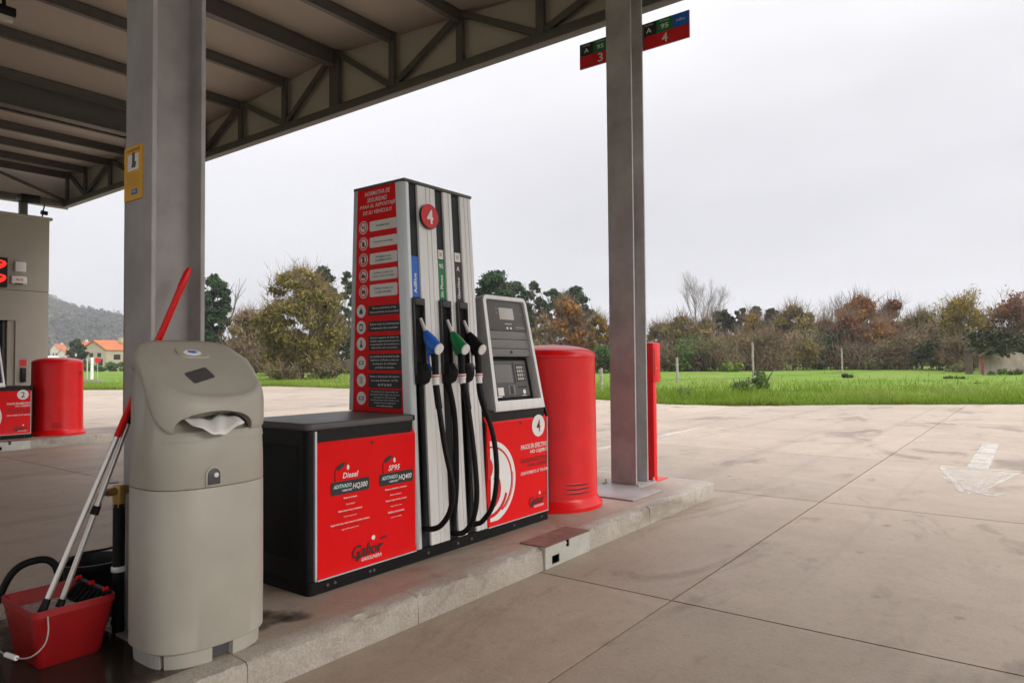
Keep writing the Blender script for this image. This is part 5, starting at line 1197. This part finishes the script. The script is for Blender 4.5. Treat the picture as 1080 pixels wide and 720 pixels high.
# field posts, ruin
def post(u, vt, vb_, D, r, m_, label, name='field_post'):
    h, _ = dims(u, vt, 1, D); p = at_depth(u, D, 0); e = empty(name, (p.x, p.y, 0), label, 'post')
    part('stake', MB().tube([(p.x, p.y, -.05), (p.x+.01, p.y, h*.5), (p.x+.015, p.y+.01, h)], [r, r*.95, r*.9], 8), M[m_], e, smooth=50)
    for z in (h*.35, h*.7): part('wire_tie', MB().lathe([(r*1.15, 0), (r*1.15, .03)], (p.x+.006, p.y, z), 8), M['galv'], e)
    return e
post(794, 361, 410, 33, .055, 'wood', 'tall grey stake in the grass with a weed at its foot')
post(888, 367, 396, 52, .06, 'wood', 'lone thin stake farther out in the grass')
post(714, 377, 402, 42, .09, 'wood', 'short weathered stake near the red stand')
post(634, 388, 415, 30, .075, 'wood', 'stout fence post left of the grey column')
post(97, 377, 400, 62, .14, 'white', 'white post in the grass before the house', name='white_post')
post(92, 378, 403, 58, .06, 'galv', 'thin grey pole beside the white post', name='grey_pole')
p = at_depth(103, 64, 0); hh, _ = dims(103, 379.5, 1, 64)
e = empty('stop_sign', (p.x, p.y, 0), 'small round red road sign before the hedge', 'sign')
part('pole', MB().tube([(p.x, p.y, -.05), (p.x, p.y, hh-.1)], .03, 8), M['galv'], e)
vd = Vector((-p.x, -p.y, 0)).normalized(); sdv = Vector((0,0,1)).cross(vd)
part('disc', MB().prism(circ(0, 0, .26, 8), Vector((p.x, p.y, hh-.05))+vd*.04, sdv, (0,0,1), .02), M['print_red'], e)
e = empty('brick_pile', tuple(at_depth(94, 53, 0)), 'low pile of pale bricks at the grass edge', 'bricks')
bp0 = at_depth(94, 53, 0)
for i in range(7):
    part('brick', MB().obox(bp0 + _R*(-.85+.25*i) + Vector((0, 0, .0)), _R*.23, Vector((_F.x, _F.y, 0))*.4, Vector((0, 0, .24+.03*(i % 2)))), M['brick'] if 'brick' in M else M['wood'], e)
# ruined shed: concrete wall, rusty post and brace, ivy on top
D = 56; pa = at_depth(1032, D, 0); pb = at_depth(1096, D+3, 0); hw, _ = dims(1050, 368, 1, D)
e = empty('ruined_shed', (pa.x, pa.y, 0), 'ruined grey concrete shed wall overgrown with ivy', 'shed')
M['ruin'] = mat('ruin_concrete', (.25,.21,.175), .9, var=.3, scale=.9, bump=.2, bscale=6)
dv = (pb-pa); nv = Vector((pa.x, pa.y, 0)).normalized()*.3
part('wall', MB().obox(pa + Vector((0,0,-.05)), dv, nv, (0,0,hw)), M['ruin'], e)
part('side_wall', MB().obox(pa + Vector((0,0,-.05)) + nv*1.01, dv*.04, nv*12, (0,0,hw*.95)), M['ruin'], e)
M['rust'] = mat('rusty_steel', (.26,.06,.035), .8, var=.3, scale=4)
q0 = at_depth(1036, D-.8, 0); part('rusty_post', MB().bar(q0, q0+Vector((.25, .0, hw*.95)), .2, .2, up=(1,0,0)), M['rust'], e)
q1 = at_depth(1031, D-.8, hw*.72); q2 = at_depth(1046, D-.8, hw*1.02); part('brace', MB().bar(q1, q2, .2, .2), M['bark'], e)
q3 = at_depth(1022, D-.6, 0); part('old_post', MB().bar(q3, q3+Vector((.2, .1, hw*.95)), .5, .5, up=(1,0,0)), M['bark'], e)
q4 = at_depth(1088, D-.6, hw+.05); part('lintel', MB().bar(at_depth(1018, D-.6, hw+.0), q4, .35, .3), M['bark'], e)
iv = []
for i in range(34):
    f = random.random(); c = at_depth(1014+f*74, D-.4, 0); iv.append(((c.x, c.y, hw+random.uniform(-.35, 1.2)), (1.0, 1.0, .5), random.uniform(.1, .9)))
leaves_mesh('ivy', iv, 4200, .17, LM['dark'], e, shell=.3)
for u, vt, w, kd, lb in ((1062, 388, 36, 'green', 'leafy weeds at the foot of the ruined wall'), (1046, 394, 20, 'green', 'low leafy weed beside the rusty post'), (1006, 396, 22, 'green', 'dark leafy weed in the grass left of the ruin')):
    bush(u, vt, w, 52 if u > 1010 else 44, kd, lb, k=8, name='weed', group='weeds in the grass')
for u, vt, w, D, kd, lb in ((800, 386, 32, 31, 'green', 'grey-green weed growing at the tall stake'), (784, 399, 28, 28.5, 'green', 'low weed left of the tall stake'), (722, 409, 22, 25.5, 'green', 'low weed at the concrete edge near the red stand'), (930, 414, 26, 26, 'green', 'leafy weed tuft close to the concrete edge'), (893, 393, 12, 48, 'dark', 'small dark weed beside the thin stake'), (1030, 404, 26, 36, 'dark', 'dark weed clump in the grass before the ruin')):
    bush(u, vt, w, D, kd, lb, k=7, name='weed', group='weeds in the grass', n=700)

# grass blades standing along the concrete edge and out into the meadow (uncountable)
n = 120000; th = np.radians(RNG.uniform(-6, 82, n)); tab = np.array([seg_r(t) for t in np.radians(np.linspace(-6, 82, 400))]); r0 = np.interp(th, np.radians(np.linspace(-6, 82, 400)), tab)
dd = RNG.exponential(5.5, n); dd = np.where(RNG.random(n) < .16, RNG.exponential(.35, n), dd); r = r0 - .10 + .09*np.sin(th*160)*np.sin(th*57+1) + dd
x, y = r*np.cos(th), r*np.sin(th); cl = .5+.5*np.sin(x*.9+1.7*np.sin(y*.6))*np.cos(y*.8+x*.23)
hgt = (.04 + .25*RNG.random(n)**3) * (.35+1.5*cl**1.5) * (1+.25*np.minimum(dd, 6)/6); wd = (.010+.012*RNG.random(n))*(1+dd*.035); a = RNG.uniform(0, 6.283, n)
base = np.stack([x, y, np.full(n, .0)], 1); sd_ = np.stack([np.cos(a)*wd, np.sin(a)*wd, np.zeros(n)], 1); tip = base + np.stack([RNG.normal(0, .45, n)*hgt, RNG.normal(0, .45, n)*hgt, hgt+.03], 1)
v = np.stack([base-sd_, base+sd_, tip], 1).reshape(-1, 3); me = bpy.data.meshes.new('grass_blades'); me.vertices.add(3*n); me.vertices.foreach_set('co', v.ravel()); me.loops.add(3*n); me.loops.foreach_set('vertex_index', np.arange(3*n, dtype=np.int32)); me.polygons.add(n); me.polygons.foreach_set('loop_start', np.arange(0, 3*n, 3, dtype=np.int32)); me.update(calc_edges=True)
at = me.attributes.new('tint', 'FLOAT', 'POINT'); at.data.foreach_set('value', np.repeat(np.clip(.12+.3*cl+.5*(.5+.5*np.sin(x*.21+2.1*np.sin(y*.17))*np.cos(y*.33+1.1*np.sin(x*.4)))+.14*RNG.normal(size=n), 0, 1), 3).astype(np.float32)); me.materials.append(LM['grass'])
tag(obj('grass_blades', me), 'long green grass along the concrete edge and over the meadow', 'grass', kind='stuff')

# house with orange roof
M['roof'] = mat('orange_roof_tiles', (.50,.15,.06), .8, var=.2, scale=1.5); M['render'] = mat('house_render', (.40,.34,.26), .85, var=.08, scale=.6); M['pale'] = mat('pale_render', (.6,.57,.52), .85, var=.06, scale=.6)
def house(u0, u1, u2, D, veave, vapex, label, wallm, name='house'):
    """gable end between columns u0..u1 facing us, roof running on to u2"""
    c0, c1 = at_depth(u0, D, 0), at_depth(u1, D, 0); ze = dims((u0+u1)/2, veave, 1, D)[0]; za = dims((u0+u1)/2, vapex, 1, D)[0]
    gx = (c1-c0); gw = gx.length; gx.normalize(); ry = Vector((-gx.y, gx.x, 0)); 
    if ry.dot(Vector((_F.x, _F.y, 0))) < 0: ry = -ry
    ry = (ry*.62 + gx*.78).normalized() ; L_ = (at_depth(u2, D, 0)-c1).length*1.25
    e = empty(name, tuple((c0+c1)/2), label, 'house', 'houses beyond the meadow')
    mid = (c0+c1)/2; pts = [c0, c1, c1+Vector((0,0,ze)), mid+Vector((0,0,za)), c0+Vector((0,0,ze))]; b = [q_+ry*L_ for q_ in pts]
    part('wall', MB().add(pts+b, [(0,1,2,3,4), (9,8,7,6,5), (0,5,6,1), (1,6,7,2), (4,9,5,0)]), wallm, e)
    for s_, (ea, k0) in enumerate(((pts[2], 1), (pts[4], -1))):
        ap = pts[3]; sl_ = (ea-ap); o = ap - ry*.5 + Vector((0,0,.12)); part('roof', MB().obox(o, sl_*1.18, ry*(L_+1), Vector((0,0,.22))), M['roof'], e)
    up3 = Vector((0,0,1)); fn = -Vector((gx.y, -gx.x, 0)); 
    if fn.dot(Vector((_F.x, _F.y, 0))) > 0: fn = -fn
    for f, zf, ww, hh_ in ((.28,.62,.16,.16), (.62,.62,.16,.16), (.3,.2,.16,.2), (.65,.2,.2,.25)):
        o = c0 + gx*gw*f + up3*ze*zf + fn*.02; wo_ = part('window', MB().obox(o, gx*gw*ww, fn*.06, up3*ze*hh_*1.3), M['glass_dk'], e)
        part('sill', MB().obox(o - up3*.15 - gx*.1, gx*(gw*ww+.2), fn*.2, up3*.12), M['pale'], wo_)
    o = c1 + ry*L_*.35 + up3*ze*.3 + (gx*.03); 
    for f in (.2, .5, .78):
        o = c1 + ry*L_*f + up3*ze*.5; out = Vector((ry.y, -ry.x, 0)); out = out if out.dot(gx) > 0 else -out
        part('window', MB().obox(o+out*.02, ry*1.6, out*.06, up3*1.4), M['glass_dk'], e)
    ch = mid + ry*L_*.5 + gx*gw*.2 + up3*(za-.4); part('chimney', MB().obox(ch, gx*.7, ry*.7, up3*1.5), wallm, e)
    return e
house(87.5, 112, 140, 190, 368.5, 359.8, 'beige gabled house with bright orange tiled roof', M['render'])
for u, D, ve, va, lb in ((66, 420, 374, 368, 'small pale house left of the dark conifer'), (58, 460, 369, 363, 'pale house at the foot of the hill beside the shop'), (84, 400, 366, 360, 'pinkish house roof just left of the gabled house')):
    house(u-5, u+4, u+10, D, ve, va, lb, M['pale'])
p = at_depth(52, 300, 0); e = tag(part('white_hut', MB().box(p.x-3, p.x+3, p.y-3, p.y+3, 0, 4.2).prism([(-3.4,4.2),(3.4,4.2),(0,5.4)], (p.x-3.2, p.y, 0), (0,1,0), (0,0,1), 6.4), M['pale'], origin=(p.x, p.y, 0)), 'tiny white hut beside the far red drum', 'hut')

# hill with castle ruin
M['hill'] = mat('hill_woodland', (.045,.055,.03), .95, var=.4, scale=.02, c2=(.10,.085,.05), detail=9)
D = 1150
def hill_h(u): 
    pts = [(-400, 300), (-150, 305), (0, 309), (40, 316), (60, 321), (75, 327), (90, 330.5), (105, 332), (127, 337), (160, 348), (210, 362), (280, 373), (400, 381)]
    for (a, va), (b, vb_) in zip(pts[:-1], pts[1:]):
        if a <= u <= b: return dims(u, va+(vb_-va)*(u-a)/(b-a), 1, D)[0]
    return 1
mb = MB(); us = list(range(-400, 401, 8)); rows = 12; vs_ = []
for i in range(rows+1):
    f = i/rows
    for u in us:
        prof = math.sin(f*math.pi/2)**1.1 if f <= 1 else 1; p = at_depth(u, D*(.55+.45*f), 0); hgt_ = hill_h(u)*prof
        vs_.append((p.x, p.y, max(-1, hgt_ - 4 + 5*math.sin(u*.21+i)*math.cos(i*1.3+u*.05)*prof)))
for u in us: p = at_depth(u, D*1.5, 0); vs_.append((p.x, p.y, -2))
k = len(us); mb.add(vs_, [(i*k+j, i*k+j+1, (i+1)*k+j+1, (i+1)*k+j) for i in range(rows+1) for j in range(k-1)])
part('hill', mb, M['hill'], kind='structure', smooth=80)
bl = []
for i in range(1500):
    u = random.uniform(-60, 330); f = random.uniform(.06, 1.0 if u > 80 else .86); p = at_depth(u, D*(.55+.45*f), 0); hz_ = hill_h(u)*math.sin(f*math.pi/2)**1.1 - 3
    if hz_ < 3: continue
    s = random.uniform(5, 10); bl.append(((p.x, p.y, hz_+s*.4), (s, s, s*.8), random.uniform(.1, .9)))
o = leaves_mesh('hill_woodland', bl, 42000, 3.0, LM['dark'], None, shell=.6); tag(o, 'far wooded slope of the hill', 'woodland', kind='stuff')
p = at_depth(60, D-20, 0); zc = hill_h(62)
e = empty('castle_ruin', (p.x, p.y, zc-10), 'pale castle ruin on the hilltop behind the shop', 'castle'); M['castle'] = mat('castle_stone', (.30,.25,.22), .9, var=.15, scale=.05)
def blk(name, ua, ub, v0, v1):
    a, b = at_depth(ua, D-15, 0), at_depth(ub, D-15, 0); z1 = dims(ua, v0, 1, D)[0]; z0_ = dims(ua, v1, 1, D)[0]; fw = Vector((_F.x, _F.y, 0))
    part(name, MB().obox(a+Vector((0,0,z0_)), b-a, fw*12, (0,0,z1-z0_)), M['castle'], e)
blk('keep', 51, 55.5, 313.5, 330); blk('keep_top', 52, 54, 311.5, 313.5); blk('tower', 59, 61.2, 317, 330); blk('curtain_wall', 55.5, 75, 321, 332); blk('turret', 66, 73, 320, 321.2); blk('tower', 83, 85.5, 328, 336)

# moist air: pale even haze round the whole place
hz = part('haze', MB().box(-1700, 2100, -1500, 2100, -6, 190), None, kind='stuff')
hm = bpy.data.materials.new('haze_air'); hm.use_nodes = True; ht = hm.node_tree; ht.nodes.clear(); ho = ht.nodes.new('ShaderNodeOutputMaterial'); hv = ht.nodes.new('ShaderNodeVolumePrincipled')
hv.inputs['Color'].default_value = (.86, .88, .93, 1); hv.inputs['Density'].default_value = .00042; hv.inputs['Anisotropy'].default_value = .2; ht.links.new(hv.outputs[0], ho.inputs['Volume']); hz.data.materials.append(hm)
tag(hz, 'pale damp haze in front of the far hill', 'haze')
